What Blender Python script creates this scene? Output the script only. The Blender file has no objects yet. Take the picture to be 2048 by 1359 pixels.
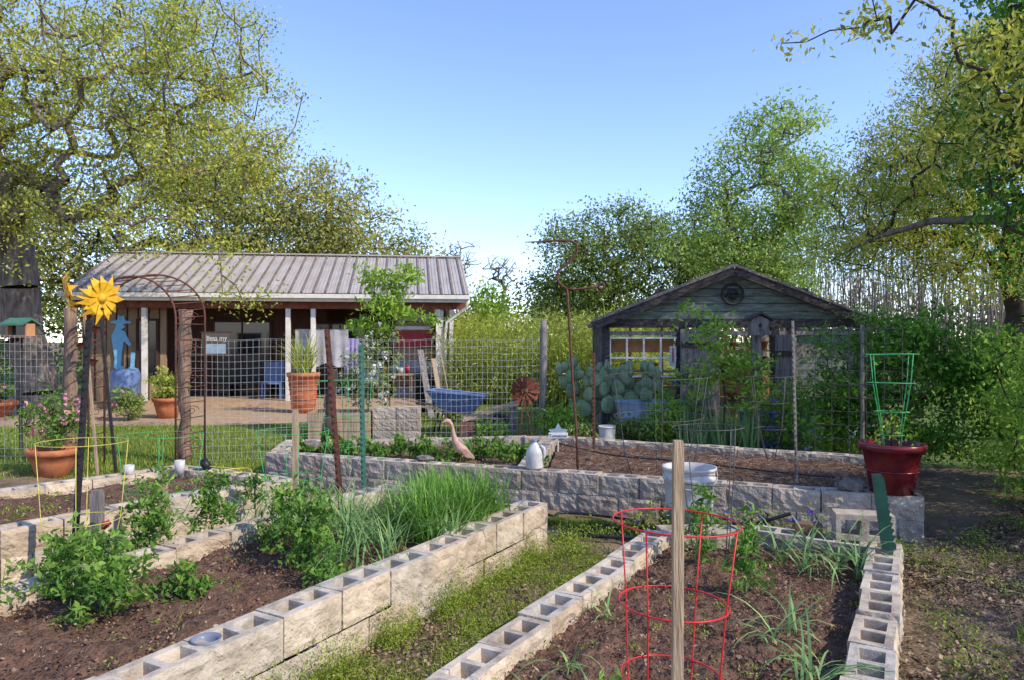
import bpy, math, random
import numpy as np
from mathutils import Vector, Matrix, noise
R=random.Random(7); rng=np.random.default_rng(7)
SC=bpy.context.scene
# ---------------------------------------------------------------- materials
def newmat(name):
    m=bpy.data.materials.new(name); m.use_nodes=True
    nt=m.node_tree; b=nt.nodes['Principled BSDF']; return m,nt,b
def mat(name,c,c2=None,scale=8,rough=.85,bump=.3,bscale=None,metal=0,detail=4,stretch=(1,1,1),lo=.35,hi=.65,spec=.3,bdist=.01,trans=0):
    m,nt,b=newmat(name); N=nt.nodes; L=nt.links
    b.inputs['Roughness'].default_value=rough; b.inputs['Metallic'].default_value=metal
    b.inputs['Specular IOR Level'].default_value=spec
    if c2 is None: c2=tuple(x*.75 for x in c)
    tc=N.new('ShaderNodeTexCoord'); mp=N.new('ShaderNodeMapping'); mp.inputs['Scale'].default_value=stretch
    L.new(tc.outputs['Object'],mp.inputs[0])
    n=N.new('ShaderNodeTexNoise'); n.inputs['Scale'].default_value=scale; n.inputs['Detail'].default_value=detail; n.inputs['Roughness'].default_value=.65
    L.new(mp.outputs[0],n.inputs['Vector'])
    r=N.new('ShaderNodeValToRGB'); r.color_ramp.elements[0].position=lo; r.color_ramp.elements[1].position=hi
    r.color_ramp.elements[0].color=(*c2,1); r.color_ramp.elements[1].color=(*c,1)
    L.new(n.outputs['Fac'],r.inputs[0]); L.new(r.outputs[0],b.inputs['Base Color'])
    if bump>0:
        n2=N.new('ShaderNodeTexNoise'); n2.inputs['Scale'].default_value=bscale or scale*4; n2.inputs['Detail'].default_value=3
        L.new(mp.outputs[0],n2.inputs['Vector'])
        bp=N.new('ShaderNodeBump'); bp.inputs['Strength'].default_value=bump; bp.inputs['Distance'].default_value=bdist
        L.new(n2.outputs['Fac'],bp.inputs['Height']); L.new(bp.outputs[0],b.inputs['Normal'])
    if trans>0:
        t=N.new('ShaderNodeBsdfTranslucent'); L.new(r.outputs[0],t.inputs['Color'])
        mx=N.new('ShaderNodeMixShader'); mx.inputs[0].default_value=trans
        L.new(b.outputs[0],mx.inputs[1]); L.new(t.outputs[0],mx.inputs[2]); L.new(mx.outputs[0],N['Material Output'].inputs['Surface'])
    return m
def leafmat(name,cs,trans=.4,rough=.6,gain=1.5):
    m,nt,b=newmat(name); N=nt.nodes; L=nt.links
    cs=[tuple(min(.75,x*gain) for x in c) for c in cs]
    a=N.new('ShaderNodeAttribute'); a.attribute_name='rnd'
    r=N.new('ShaderNodeValToRGB'); e=r.color_ramp.elements
    e[0].color=(*cs[0],1); e[1].color=(*cs[-1],1)
    for i in range(1,len(cs)-1):
        x=e.new(i/(len(cs)-1)); x.color=(*cs[i],1)
    L.new(a.outputs['Fac'],r.inputs[0]); L.new(r.outputs[0],b.inputs['Base Color'])
    b.inputs['Roughness'].default_value=rough; b.inputs['Specular IOR Level'].default_value=.15
    if trans>0:
        t=N.new('ShaderNodeBsdfTranslucent'); L.new(r.outputs[0],t.inputs['Color'])
        mx=N.new('ShaderNodeMixShader'); mx.inputs[0].default_value=trans
        L.new(b.outputs[0],mx.inputs[1]); L.new(t.outputs[0],mx.inputs[2])
        L.new(mx.outputs[0],N['Material Output'].inputs['Surface'])
    return m
# ---------------------------------------------------------------- mesh builder
class MB:
    def __init__(s): s.v=[];s.f=[];s.m=[];s.s=[];s.mats=[]
    def mi(s,m):
        if m not in s.mats: s.mats.append(m)
        return s.mats.index(m)
    def add(s,vs,fs,m,smooth=False,M=None):
        o=len(s.v); k=s.mi(m)
        if M is not None: vs=[M@Vector(v) for v in vs]
        s.v+= [tuple(v) for v in vs]
        for f in fs: s.f.append([i+o for i in f]); s.m.append(k); s.s.append(smooth)
    def box(s,c,d,m,rz=0,M=None,rx=0,ry=0):
        x,y,z=d[0]/2,d[1]/2,d[2]/2
        vs=[(a,b,e) for a in(-x,x) for b in(-y,y) for e in(-z,z)]
        T=Matrix.Translation(c)@Matrix.Rotation(rz,4,'Z')@Matrix.Rotation(ry,4,'Y')@Matrix.Rotation(rx,4,'X')
        if M is not None: T=M@T
        s.add(vs,[(0,1,3,2),(4,6,7,5),(0,4,5,1),(2,3,7,6),(0,2,6,4),(1,5,7,3)],m,M=T)
    def beam(s,a,b,w,h,m,M=None):
        a=Vector(a);b=Vector(b);d=b-a;L=d.length;d.normalize()
        up=Vector((0,0,1)) if abs(d.z)<.95 else Vector((0,1,0))
        x=d.cross(up).normalized(); y=x.cross(d)
        vs=[]
        for p in(a,b):
            for i,j in((-1,-1),(1,-1),(1,1),(-1,1)): vs.append(p+x*i*w/2+y*j*h/2)
        s.add(vs,[(0,1,2,3),(7,6,5,4),(0,4,5,1),(1,5,6,2),(2,6,7,3),(3,7,4,0)],m,M=M)
    def tube(s,pts,r,m,n=8,M=None,smooth=True,cap=True,flat=1):
        pts=[Vector(p) for p in pts]; k=len(pts)
        if not hasattr(r,'__len__'): r=[r]*k
        vs=[]; px=None
        for i,p in enumerate(pts):
            d=(pts[min(i+1,k-1)]-pts[max(i-1,0)])
            d=d.normalized() if d.length>1e-7 else Vector((0,0,1))
            if px is None:
                up=Vector((0,0,1)) if abs(d.z)<.9 else Vector((1,0,0)); px=d.cross(up).normalized()
            else:
                px=(px-d*px.dot(d)).normalized()
            py=d.cross(px)
            for j in range(n):
                a=2*math.pi*j/n; vs.append(p+(px*math.cos(a)+py*math.sin(a)*flat)*r[i])
        fs=[(i*n+j,i*n+(j+1)%n,(i+1)*n+(j+1)%n,(i+1)*n+j) for i in range(k-1) for j in range(n)]
        if cap: fs+=[tuple(range(n))[::-1],tuple(range((k-1)*n,k*n))]
        s.add(vs,fs,m,smooth,M=M)
    def lathe(s,c,prof,m,n=28,M=None,sx=1,sy=1,smooth=True):
        vs=[(c[0]+r*math.cos(2*math.pi*j/n)*sx,c[1]+r*math.sin(2*math.pi*j/n)*sy,c[2]+z) for r,z in prof for j in range(n)]
        fs=[(i*n+j,i*n+(j+1)%n,(i+1)*n+(j+1)%n,(i+1)*n+j) for i in range(len(prof)-1) for j in range(n)]
        s.add(vs,fs,m,smooth,M=M)
    def disc(s,c,r,m,n=24,M=None):
        s.add([(c[0]+r*math.cos(2*math.pi*j/n),c[1]+r*math.sin(2*math.pi*j/n),c[2]) for j in range(n)],[tuple(range(n))],m,M=M)
    def ring(s,c,R_,r,m,n=32,k=6,M=None,axis='Z'):
        vs=[]
        for i in range(n):
            a=2*math.pi*i/n
            for j in range(k):
                b=2*math.pi*j/k; q=R_+r*math.cos(b); x,y,z=q*math.cos(a),q*math.sin(a),r*math.sin(b)
                if axis=='Y': x,y,z=x,z,y
                vs.append((c[0]+x,c[1]+y,c[2]+z))
        s.add(vs,[(i*k+j,((i+1)%n)*k+j,((i+1)%n)*k+(j+1)%k,i*k+(j+1)%k) for i in range(n) for j in range(k)],m,True,M=M)
    def slab(s,pts2,y0,y1,m,M=None):   # polygon in xz extruded along y
        n=len(pts2); vs=[(x,y0,z) for x,z in pts2]+[(x,y1,z) for x,z in pts2]
        s.add(vs,[tuple(range(n)),tuple(range(n,2*n))[::-1]]+[(i,i+n,(i+1)%n+n,(i+1)%n) for i in range(n)],m,M=M)
    def make(s,name,parent=None,keep=False):
        v=np.array(s.v,dtype=float); 
        c=np.zeros(3)
        if not keep:
            lo,hi=v.min(0),v.max(0); c=(lo+hi)/2; c[2]=lo[2]
            v=v-c
        me=bpy.data.meshes.new(name); me.from_pydata([tuple(x) for x in v],[],s.f)
        for m in s.mats: me.materials.append(m)
        me.polygons.foreach_set('material_index',s.m); me.polygons.foreach_set('use_smooth',s.s); me.update()
        o=bpy.data.objects.new(name,me); SC.collection.objects.link(o); o.location=c
        if parent: o.parent=parent; o.location=Vector(c)-parent.location
        return o
def empty(name,loc):
    o=bpy.data.objects.new(name,None); o.location=loc; o.empty_display_size=.2; SC.collection.objects.link(o); return o
def npmesh(name,V,F,m,rnd=None,parent=None,smooth=False):
    V=np.asarray(V,dtype=np.float32); F=np.asarray(F,dtype=np.int32); k=F.shape[1]
    me=bpy.data.meshes.new(name); me.vertices.add(len(V)); me.vertices.foreach_set('co',V.ravel())
    me.loops.add(F.size); me.loops.foreach_set('vertex_index',F.ravel())
    me.polygons.add(len(F)); me.polygons.foreach_set('loop_start',np.arange(0,F.size,k,dtype=np.int32))
    me.update(calc_edges=True)
    if smooth: me.polygons.foreach_set('use_smooth',np.ones(len(F),dtype=bool))
    if rnd is not None:
        a=me.attributes.new('rnd','FLOAT','POINT'); a.data.foreach_set('value',np.clip(rnd,0,1).astype(np.float32))
    me.materials.append(m); o=bpy.data.objects.new(name,me); SC.collection.objects.link(o)
    if parent: o.parent=parent; o.location=-parent.location
    return o
def unit(a): return a/np.maximum(np.linalg.norm(a,axis=1,keepdims=True),1e-9)
def leaves(name,C,size,m,rnd,parent=None,asp=.5,flat=.5,down=0.,vertical=False):
    N=len(C); size=np.broadcast_to(size,(N,))*rng.uniform(.65,1.35,N)
    d=rng.normal(size=(N,3)); 
    if vertical: d[:,2]=np.abs(d[:,2])*3
    d[:,2]-=down; d=unit(d)
    up=rng.normal(size=(N,3))*flat; up[:,2]+=1-flat*.5
    s=unit(np.cross(d,up)); n=unit(np.cross(s,d))
    L=size[:,None]; w=L*asp*.5
    V=np.stack([C-d*L*.5,C+s*w+n*w*.35-d*L*.05,C+d*L*.5,C-s*w+n*w*.35-d*L*.05],1).reshape(-1,3)
    F=np.arange(4*N).reshape(N,4)
    return npmesh(name,V,F,m,np.repeat(np.clip(rnd,0,1),4),parent)
def tubes(name,P0,P1,r0,r1,m,n=5,parent=None):
    P0=np.asarray(P0,float);P1=np.asarray(P1,float);N=len(P0)
    r0=np.broadcast_to(r0,(N,));r1=np.broadcast_to(r1,(N,))
    d=unit(P1-P0); ref=np.where(np.abs(d[:,2:3])<.9,np.array([[0,0,1.]]),np.array([[1.,0,0]]))
    x=unit(np.cross(d,ref)); y=np.cross(d,x)
    a=np.arange(n)*2*math.pi/n
    c=(x[:,None,:]*np.cos(a)[None,:,None]+y[:,None,:]*np.sin(a)[None,:,None])
    V=np.concatenate([P0[:,None]+c*r0[:,None,None],P1[:,None]+c*r1[:,None,None]],1).reshape(-1,3)
    j=np.arange(n); f=np.stack([j,(j+1)%n,(j+1)%n+n,j+n],1)
    F=(f[None]+(np.arange(N)*2*n)[:,None,None]).reshape(-1,4)
    return npmesh(name,V,F,m,None,parent,smooth=True)
def blades(name,B,length,width,m,lean=(0,.5),curl=(.3,1.2),S=4,parent=None,rnd=None,az=None):
    N=len(B); 
    L=np.broadcast_to(length,(N,))*rng.uniform(.6,1.2,N); W=np.broadcast_to(width,(N,))*rng.uniform(.7,1.2,N)
    az=rng.uniform(0,2*math.pi,N) if az is None else az
    th=rng.uniform(lean[0],lean[1],N); cu=rng.uniform(curl[0],curl[1],N)
    h=np.stack([np.cos(az),np.sin(az),np.zeros(N)],1); s=np.stack([-np.sin(az),np.cos(az),np.zeros(N)],1)
    P=np.array(B,float); V=[]
    for i in range(S+1):
        t=i/S; w=(W*(1-t**2.2)*.5+.0004)[:,None]
        V+= [P-s*w,P+s*w]
        a=th+cu*t; P=P+(h*np.sin(a)[:,None]+np.array([[0,0,1.]])*np.cos(a)[:,None])*(L/S)[:,None]
    V=np.stack(V,1).reshape(-1,3)
    f=np.array([[2*i,2*i+1,2*i+3,2*i+2] for i in range(S)])
    F=(f[None]+(np.arange(N)*2*(S+1))[:,None,None]).reshape(-1,4)
    rn=rng.uniform(0,1,N) if rnd is None else rnd
    return npmesh(name,V,F,m,np.repeat(rn,2*(S+1)),parent,smooth=True)
def sample_blobs(blobs,n,pw=.45):
    w=np.array([b[3]*b[4]*b[5] for b in blobs]); k=rng.choice(len(blobs),n,p=w/w.sum())
    d=unit(rng.normal(size=(n,3))); r=rng.uniform(0,1,n)**pw
    B=np.array(blobs)[k]
    return B[:,:3]+d*r[:,None]*B[:,3:6]
def grow(trunk,T,seg,jit,bow,tip,Rt):
    nodes=[np.array(p,float) for p in trunk]; par=[-1]+list(range(len(trunk)-1)); start=len(trunk)//2
    buf=np.zeros((60000,3)); n=len(nodes); buf[:n]=nodes; 
    ctr=nodes[-1]; T=T[np.argsort(np.linalg.norm(T-ctr,axis=1))]; tips=[]
    for t in T:
        dd=np.linalg.norm(buf[start:n]-t,axis=1)+.25*np.maximum(0,buf[start:n,2]-t[2]); a=int(np.argmin(dd))+start
        A=buf[a].copy(); L=np.linalg.norm(t-A); k=max(1,int(math.ceil(L/seg))); p=a
        for i in range(1,k+1):
            q=A+(t-A)*i/k
            if i<k: q=q+rng.normal(size=3)*jit*seg; q[2]+=bow*L*math.sin(math.pi*i/k)
            buf[n]=q; par.append(p); p=n; n+=1
        tips.append(p)
    cnt=np.zeros(n); cnt[tips]=1
    for i in range(n-1,0,-1): cnt[par[i]]+=cnt[i]
    r=tip+(Rt-tip)*(np.maximum(cnt,1)/max(cnt[0],1))**.72
    i=np.arange(1,n); p=np.array(par)[1:]
    rp=np.where(r[p]>r[i]*1.9,r[i]*1.5,r[p])
    return buf[p],buf[i],rp,r[i],T
def tree(name,trunk,blobs,nt,lp,ls,lm,bm,Rt=.3,sig=.28,seg=.5,jit=.18,bow=.06,tip=.012,asp=.45,down=.2,pw=.45,sides=6):
    e=empty(name,trunk[0]); T=sample_blobs(blobs,nt,pw)
    P0,P1,r0,r1,T=grow(trunk,T,seg,jit,bow,tip,Rt)
    tubes('branches',P0,P1,r0,r1,bm,sides,e)
    cl=rng.uniform(-.28,.28,len(T)); nn=rng.poisson(lp*rng.uniform(.3,1.7,len(T)))
    idx=np.repeat(np.arange(len(T)),nn)
    C=T[idx]+rng.normal(size=(len(idx),3))*sig*np.array([1,1,.65])
    leaves('foliage',C,ls,lm,.5+cl[idx]+rng.normal(size=len(idx))*.17,e,asp=asp,flat=.9,down=down)
    return e
def mass(name,blobs,n,ls,lm,clump=None,sig=.3,asp=.5,down=0.,pw=.5,vertical=False,zmin=.02):
    k=clump or max(8,n//40); T=sample_blobs(blobs,k,pw); idx=rng.integers(0,k,n)
    C=T[idx]+rng.normal(size=(n,3))*sig; ok=C[:,2]>zmin; C=C[ok]; idx=idx[ok]
    cl=rng.uniform(-.25,.25,k)
    return leaves(name,C,ls,lm,.5+cl[idx]+rng.normal(size=len(C))*.2,None,asp=asp,flat=.9,down=down,vertical=vertical)
def inquad(q,n):
    q=np.array(q,float); u=rng.uniform(0,1,(n,1)); v=rng.uniform(0,1,(n,1))
    return (q[0]*(1-u)+q[1]*u)*(1-v)+(q[3]*(1-u)+q[2]*u)*v
def xyz(p2,z):
    p2=np.asarray(p2); return np.concatenate([p2,np.full((len(p2),1),z) if np.isscalar(z) else np.asarray(z)[:,None]],1)
def sheet(name,q,z,nx,ny,amp,m,freq=3.):
    V=[];q=[Vector(p) for p in q]
    for j in range(ny+1):
        for i in range(nx+1):
            u,v=i/nx,j/ny; p=(q[0]*(1-u)+q[1]*u)*(1-v)+(q[3]*(1-u)+q[2]*u)*v
            h=amp*(noise.noise(Vector((p.x*freq,p.y*freq,z)))+.5*noise.noise(Vector((p.x*freq*3.1,p.y*freq*3.1,5)))+.4*noise.noise(Vector((p.x*freq*8,p.y*freq*8,9))))
            V.append((p.x,p.y,z+h))
    F=[(j*(nx+1)+i,j*(nx+1)+i+1,(j+1)*(nx+1)+i+1,(j+1)*(nx+1)+i) for j in range(ny) for i in range(nx)]
    return npmesh(name,V,F,m,smooth=True)
# ---------------------------------------------------------------- palette
def tint(c,k,w=0): return (c[0]*k*(1+w),c[1]*k,c[2]*k*(1-w))
def fam(nm,a,b,**kw): return [mat(nm,tint(a,k,w),tint(b,k,w),**kw) for k,w in((1,0),(.88,.04),(1.08,.02),(.94,-.04))]
M_block=fam('block_tan',(.56,.45,.32),(.33,.25,.165),scale=6,bump=.9,bscale=42,bdist=.016,rough=.95,lo=.3,hi=.62,detail=6)
M_blockg=fam('block_grey',(.46,.38,.30),(.25,.20,.155),scale=6,bump=.9,bscale=42,bdist=.016,rough=.95,lo=.3,hi=.65,detail=6)
M_btop=fam('block_top',(.54,.46,.36),(.26,.215,.165),scale=9,bump=.8,bscale=90,bdist=.005,rough=.95,lo=.33,hi=.57,detail=7)
M_soil=mat('soil',(.215,.12,.075),(.085,.045,.028),scale=16,bump=1.,bscale=60,bdist=.02,rough=1,detail=6,lo=.35,hi=.7)
M_ground=mat('earth',(.25,.17,.10),(.13,.095,.05),scale=2.2,bump=1.,bscale=40,bdist=.02,rough=1,detail=7,lo=.42,hi=.6)
M_dirt=mat('path_dirt',(.24,.165,.11),(.12,.08,.052),scale=4,bump=1.,bscale=50,bdist=.03,rough=1,detail=8)
M_lawn=mat('lawn',(.15,.22,.04),(.10,.13,.03),scale=2.5,bump=1,bscale=60,bdist=.03,rough=1,detail=6)
M_gravel=mat('gravel',(.50,.34,.20),(.33,.215,.125),scale=6,bump=.8,bscale=70,rough=1,detail=6)
M_bark=mat('bark',(.27,.21,.165),(.09,.07,.055),scale=9,stretch=(1,1,.25),bump=1,bscale=20,bdist=.04,rough=1)
M_barkd=mat('bark_dark',(.085,.063,.047),(.035,.027,.022),scale=9,bump=.6,rough=1)
M_barkl=mat('bark_pale',(.24,.20,.16),(.13,.11,.09),scale=9,bump=.4,rough=1)
M_log=mat('log',(.30,.19,.13),(.09,.06,.045),scale=12,stretch=(1,1,.2),bump=1,bscale=18,bdist=.03,rough=1)
M_stake=mat('stake_wood',(.46,.33,.20),(.20,.135,.08),scale=14,stretch=(3,3,.25),bump=.6,rough=.9,lo=.3,hi=.6)
M_grey=mat('weathered_wood',(.28,.245,.21),(.11,.095,.085),scale=10,stretch=(3,3,.4),bump=.6,rough=1)
M_char=mat('dark_wood',(.10,.08,.07),(.025,.021,.02),scale=10,stretch=(1,1,3),bump=.6,rough=1)
M_green_sid=mat('green_siding',(.22,.25,.20),(.09,.10,.08),scale=9,stretch=(.5,1,3),bump=.6,rough=.95)
M_red_w=mat('red_wood',(.24,.075,.04),(.13,.04,.022),scale=6,bump=.2)
M_tan_w=mat('tan_boards',(.38,.26,.15),(.26,.18,.11),scale=6,stretch=(6,1,.4),bump=.3)
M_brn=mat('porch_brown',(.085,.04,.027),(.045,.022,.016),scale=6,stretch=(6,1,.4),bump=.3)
M_white=mat('white_paint',(.74,.70,.63),(.6,.55,.48),scale=5,bump=.1,rough=.6)
M_roof=mat('roof_metal',(.52,.47,.41),(.37,.32,.27),scale=2.2,stretch=(1.5,.5,.5),bump=.08,rough=.5,metal=.1,lo=.3,hi=.7)
M_fib=mat('fiberglass_roof',(.50,.47,.42),(.32,.30,.27),scale=3,stretch=(1,4,1),bump=.1,rough=.5,trans=.55)
M_rib=mat('roof_rib',(.26,.20,.155),(.15,.115,.09),scale=3,bump=.1,rough=.6)
M_glass=mat('dark_glass',(.03,.035,.04),(.015,.018,.02),scale=2,bump=0,rough=.08,spec=.6)
M_rust=mat('rust',(.17,.065,.04),(.075,.033,.024),scale=25,bump=.5,rough=.9)
M_rustr=mat('rust_red',(.24,.06,.038),(.12,.035,.024),scale=25,bump=.4,rough=.85)
M_iron=mat('black_iron',(.04,.035,.033),(.02,.018,.017),scale=20,bump=.2,rough=.7)
M_wire=mat('galv_wire',(.52,.51,.48),(.38,.37,.35),scale=20,bump=0,rough=.5,metal=.1)
M_wired=mat('dull_wire',(.11,.105,.10),(.06,.055,.05),scale=20,bump=0,rough=.6,metal=.2)
M_terra=mat('terracotta',(.54,.19,.08),(.34,.11,.05),scale=7,bump=.15,rough=.8)
M_redglz=mat('red_glaze',(.17,.012,.018),(.09,.008,.012),scale=5,bump=.05,rough=.25,spec=.5)
M_blue=mat('blue_paint',(.14,.21,.38),(.09,.14,.27),scale=4,bump=.1,rough=.5)
M_ltblue=mat('pale_blue',(.30,.38,.44),(.20,.27,.33),scale=5,bump=.1,rough=.5)
M_sky2=mat('cowboy_blue',(.22,.50,.72),(.17,.40,.6),scale=5,bump=.05,rough=.6)
M_plw=mat('white_plastic',(.60,.57,.53),(.42,.39,.36),scale=9,bump=.05,rough=.35)
M_blk=mat('black_plastic',(.022,.024,.024),(.014,.015,.015),scale=9,bump=.05,rough=.45)
M_yel=mat('yellow_paint',(.80,.46,.03),(.65,.34,.02),scale=9,bump=.1,rough=.5)
M_yelw=mat('yellow_wire',(.62,.50,.10),(.5,.4,.08),scale=9,bump=0,rough=.4)
M_grnw=mat('green_wire',(.06,.38,.12),(.04,.28,.09),scale=9,bump=0,rough=.4)
M_redw=mat('red_wire',(.62,.03,.03),(.5,.02,.02),scale=9,bump=0,rough=.35)
M_grnp=mat('green_post',(.08,.20,.14),(.05,.14,.09),scale=20,bump=.2,rough=.6)
M_teal=mat('green_plastic',(.02,.085,.055),(.012,.05,.035),scale=6,bump=.1,rough=.4)
M_pink=mat('goose_paint',(.52,.32,.25),(.36,.20,.15),scale=14,bump=.2,rough=.7)
M_brick=mat('brick',(.22,.11,.08),(.14,.07,.05),scale=20,bump=.5,rough=1)
M_rock=mat('rock',(.24,.20,.175),(.12,.10,.085),scale=9,bump=.8,rough=1)
M_lav=mat('lavender_cloth',(.34,.29,.52),(.25,.21,.4),scale=4,bump=.2,rough=.9)
M_cloth=mat('pale_cloth',(.42,.40,.42),(.3,.28,.3),scale=4,bump=.2,rough=.9)
M_redc=mat('red_paint',(.40,.03,.04),(.3,.02,.03),scale=4,bump=.1,rough=.5)
M_orng=mat('orange_wood',(.60,.30,.13),(.40,.19,.09),scale=5,bump=.1)
M_cact=mat('cactus_pad',(.27,.34,.17),(.16,.21,.10),scale=8,bump=.3,rough=.6)
M_gpipe=mat('grey_pipe',(.20,.22,.27),(.16,.17,.21),scale=5,bump=.05,rough=.35)
L_oak=leafmat('oak_leaf',[(.13,.16,.025),(.23,.26,.04),(.35,.36,.06),(.46,.38,.08)],gain=1.5)
L_oak2=leafmat('oak_leaf_far',[(.12,.14,.035),(.20,.22,.05),(.30,.29,.08),(.36,.29,.11)])
L_bg=leafmat('far_leaf',[(.06,.10,.02),(.12,.17,.035),(.21,.26,.06)])
L_mid=leafmat('mid_leaf',[(.08,.12,.03),(.15,.20,.045),(.25,.30,.075)])
L_elm=leafmat('elm_leaf',[(.13,.20,.04),(.22,.30,.06),(.34,.42,.10)])
L_brt=leafmat('bright_leaf',[(.10,.18,.02),(.19,.30,.035),(.32,.42,.07)])
L_wil=leafmat('willow_leaf',[(.11,.16,.02),(.20,.26,.035),(.33,.35,.06),(.48,.30,.09)],gain=1.5)
L_vine=leafmat('vine_leaf',[(.035,.09,.012),(.08,.18,.02),(.17,.31,.035)],gain=1.5)
L_bam=leafmat('bamboo_leaf',[(.15,.18,.03),(.26,.30,.05),(.40,.42,.09)])
L_tom=leafmat('tomato_leaf',[(.05,.11,.02),(.10,.20,.03),(.22,.33,.06)],gain=1.35)
L_oni=leafmat('onion_leaf',[(.11,.20,.07),(.18,.30,.10),(.30,.42,.15)],trans=.25,gain=1.2)
L_chi=leafmat('chive_leaf',[(.07,.16,.025),(.14,.29,.04),(.26,.42,.08)],trans=.3,gain=1.2)
L_grs=leafmat('grass_blade',[(.10,.14,.02),(.18,.24,.03),(.31,.33,.07)],trans=.3,gain=1.3)
L_wed=leafmat('weed_leaf',[(.11,.15,.02),(.19,.26,.03),(.34,.37,.07)],trans=.3,gain=1.3)
L_lit=leafmat('leaf_litter',[(.10,.065,.04),(.23,.155,.095),(.42,.30,.19)],trans=0,rough=.9,gain=1)
L_mul=leafmat('mulch',[(.07,.037,.022),(.18,.10,.06),(.40,.26,.16)],trans=0,rough=1,gain=1)
L_pnk=leafmat('pink_petal',[(.5,.12,.2),(.7,.25,.35),(.8,.4,.45)],trans=.2,gain=1)
L_whp=leafmat('white_petal',[(.6,.55,.5),(.75,.72,.68),(.8,.78,.75)],trans=.2,gain=1)
L_prp=leafmat('purple_petal',[(.10,.06,.4),(.16,.10,.55),(.3,.2,.7)],trans=.2,gain=1)
L_spk=leafmat('twig',[(.20,.14,.09),(.32,.24,.16),(.45,.36,.26)],trans=0,rough=1,gain=1)
M_stem=mat('green_stem',(.14,.22,.07),(.09,.15,.045),bump=0)
# ---------------------------------------------------------------- ground
def flat(name,pts,z,m):
    b=MB(); b.add([(x,y,z) for x,y in pts],[tuple(range(len(pts)))],m); return b.make(name,keep=True)
flat('ground',[(-400,-200),(400,-200),(400,700),(-400,700)],0,M_ground)
flat('lawn',[(-40,8.6),(-2.6,8.9),(1,10.6),(7,9.6),(30,12),(30,60),(-40,60)],.006,M_lawn)
flat('gravel_yard',[(-30,14.6),(-9,14.2),(-5,14.8),(-3.2,16),(-1.5,18.6),(-1,23),(-30,23)],.012,M_gravel)
sheet('garden_path',[(-6.5,.6),(1.2,.6),(3.4,6.4),(-6.5,9.4)],.026,180,150,.03,M_ground,2.5)
sheet('mulch_path',[(1.2,.6),(8.5,.6),(8.5,9.6),(3.4,6.4)],.03,170,190,.045,M_dirt,2.4)
# ---------------------------------------------------------------- concrete block beds
def block(b,M,Ms,Mt,L=.392,W=.198,H=.195,hol=True,bulge=.011,seed=0):
    Ms=R.choice(Ms); Mt=R.choice(Mt)
    x0,y0=L/2,W/2; h1,h2,w=.02,.155,.058
    xs=[-x0,-h2,-h1,h1,h2,x0]; ys=[-y0,-w,w,y0]
    if hol:
        vs=[(x,y,0) for y in ys for x in xs]; fs=[]
        for j in range(3):
            for i in range(5):
                if j==1 and i in(1,3): continue
                fs.append((j*6+i,j*6+i+1,(j+1)*6+i+1,(j+1)*6+i))
        b.add(vs,fs,Mt,M=M)
        for sx in(-1,1):
            a,c=sorted((sx*h1,sx*h2)); q=[(a,-w),(c,-w),(c,w),(a,w)]; dp=-.07-.10*R.random(); t=.008
            q2=[(a+t,-w+t),(c-t,-w+t),(c-t,w-t),(a+t,w-t)]
            b.add([(x,y,0) for x,y in q]+[(x,y,dp) for x,y in q2],[(0,4,5,1),(1,5,6,2),(2,6,7,3),(3,7,4,0)],Mt,M=M)
            b.add([(x,y,dp+.004) for x,y in q2],[(0,1,2,3)],M_soil,M=M)
    for (ax,ay,bx,by,nx) in((-x0,-y0,x0,-y0,11),(x0,-y0,x0,y0,5),(x0,y0,-x0,y0,11),(-x0,y0,-x0,-y0,5)):
        nz=6; dx,dy=bx-ax,by-ay; l=math.hypot(dx,dy); nxv,nyv=dy/l,-dx/l; vs=[]
        for k in range(nz+1):
            for i in range(nx+1):
                u=i/nx; z=-H*k/nz; p=(ax+dx*u,ay+dy*u)
                e=0 if (k==0 or i in(0,nx)) else bulge*(.6+1.5*noise.noise(Vector((p[0]*17+seed,p[1]*17+seed*.7,z*19)))) 
                if k==nz: e*=.4
                vs.append((p[0]+nxv*e,p[1]+nyv*e,z))
        b.add(vs,[(k*(nx+1)+i,(k+1)*(nx+1)+i,(k+1)*(nx+1)+i+1,k*(nx+1)+i+1) for k in range(nz) for i in range(nx)],Ms,M=M)
def block_wall(b,p0,p1,zt,courses=2,side=1,Ms=None,jit=1.):
    Ms=Ms or M_block; p0=Vector((*p0,0));p1=Vector((*p1,0)); d=p1-p0; L=d.length; d.normalize(); nr=Vector((-d.y,d.x,0))*side
    n=max(1,round(L/.4)); st=L/n; a=math.atan2(d.y,d.x)
    for c in range(courses):
        off=0 if c%2==0 else .5
        for i in range(n if off==0 else n-1):
            p=p0+d*st*(i+.5+off)+nr*.1+nr*R.gauss(0,.006*jit)
            if c: p-=nr*.006
            z=zt-.2*c+(R.gauss(0,.004*jit) if c==0 else .002)
            M=Matrix.Translation((p.x,p.y,z))@Matrix.Rotation(a+R.gauss(0,(.02 if c==0 else .01)*jit),4,'Z')@Matrix.Rotation(R.gauss(0,(.012 if c==0 else .003)*jit),4,'X')
            block(b,M,Ms,M_btop,L=st-.007,H=.200 if c==0 else .195,hol=(c==0),seed=R.random()*90)
        if off:
            for p in(p0+d*st*.25+nr*.1,p1-d*st*.25+nr*.1):
                M=Matrix.Translation((p.x,p.y,zt-.2*c))@Matrix.Rotation(a,4,'Z'); block(b,M,Ms,M_btop,L=st/2-.008,hol=False,seed=R.random()*90)
b=MB()
block_wall(b,(.288,5.89),(-1.864,2.053),.40,side=-1)
block_wall(b,(.10,5.995),(-1.16,6.70),.40,side=1)
block_wall(b,(-1.29,6.50),(-3.72,2.17),.40,side=1)
block_wall(b,(-2.05,2.03),(-3.62,2.9),.40,side=-1)
b.make('concrete_block_raised_bed',keep=True)
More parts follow.
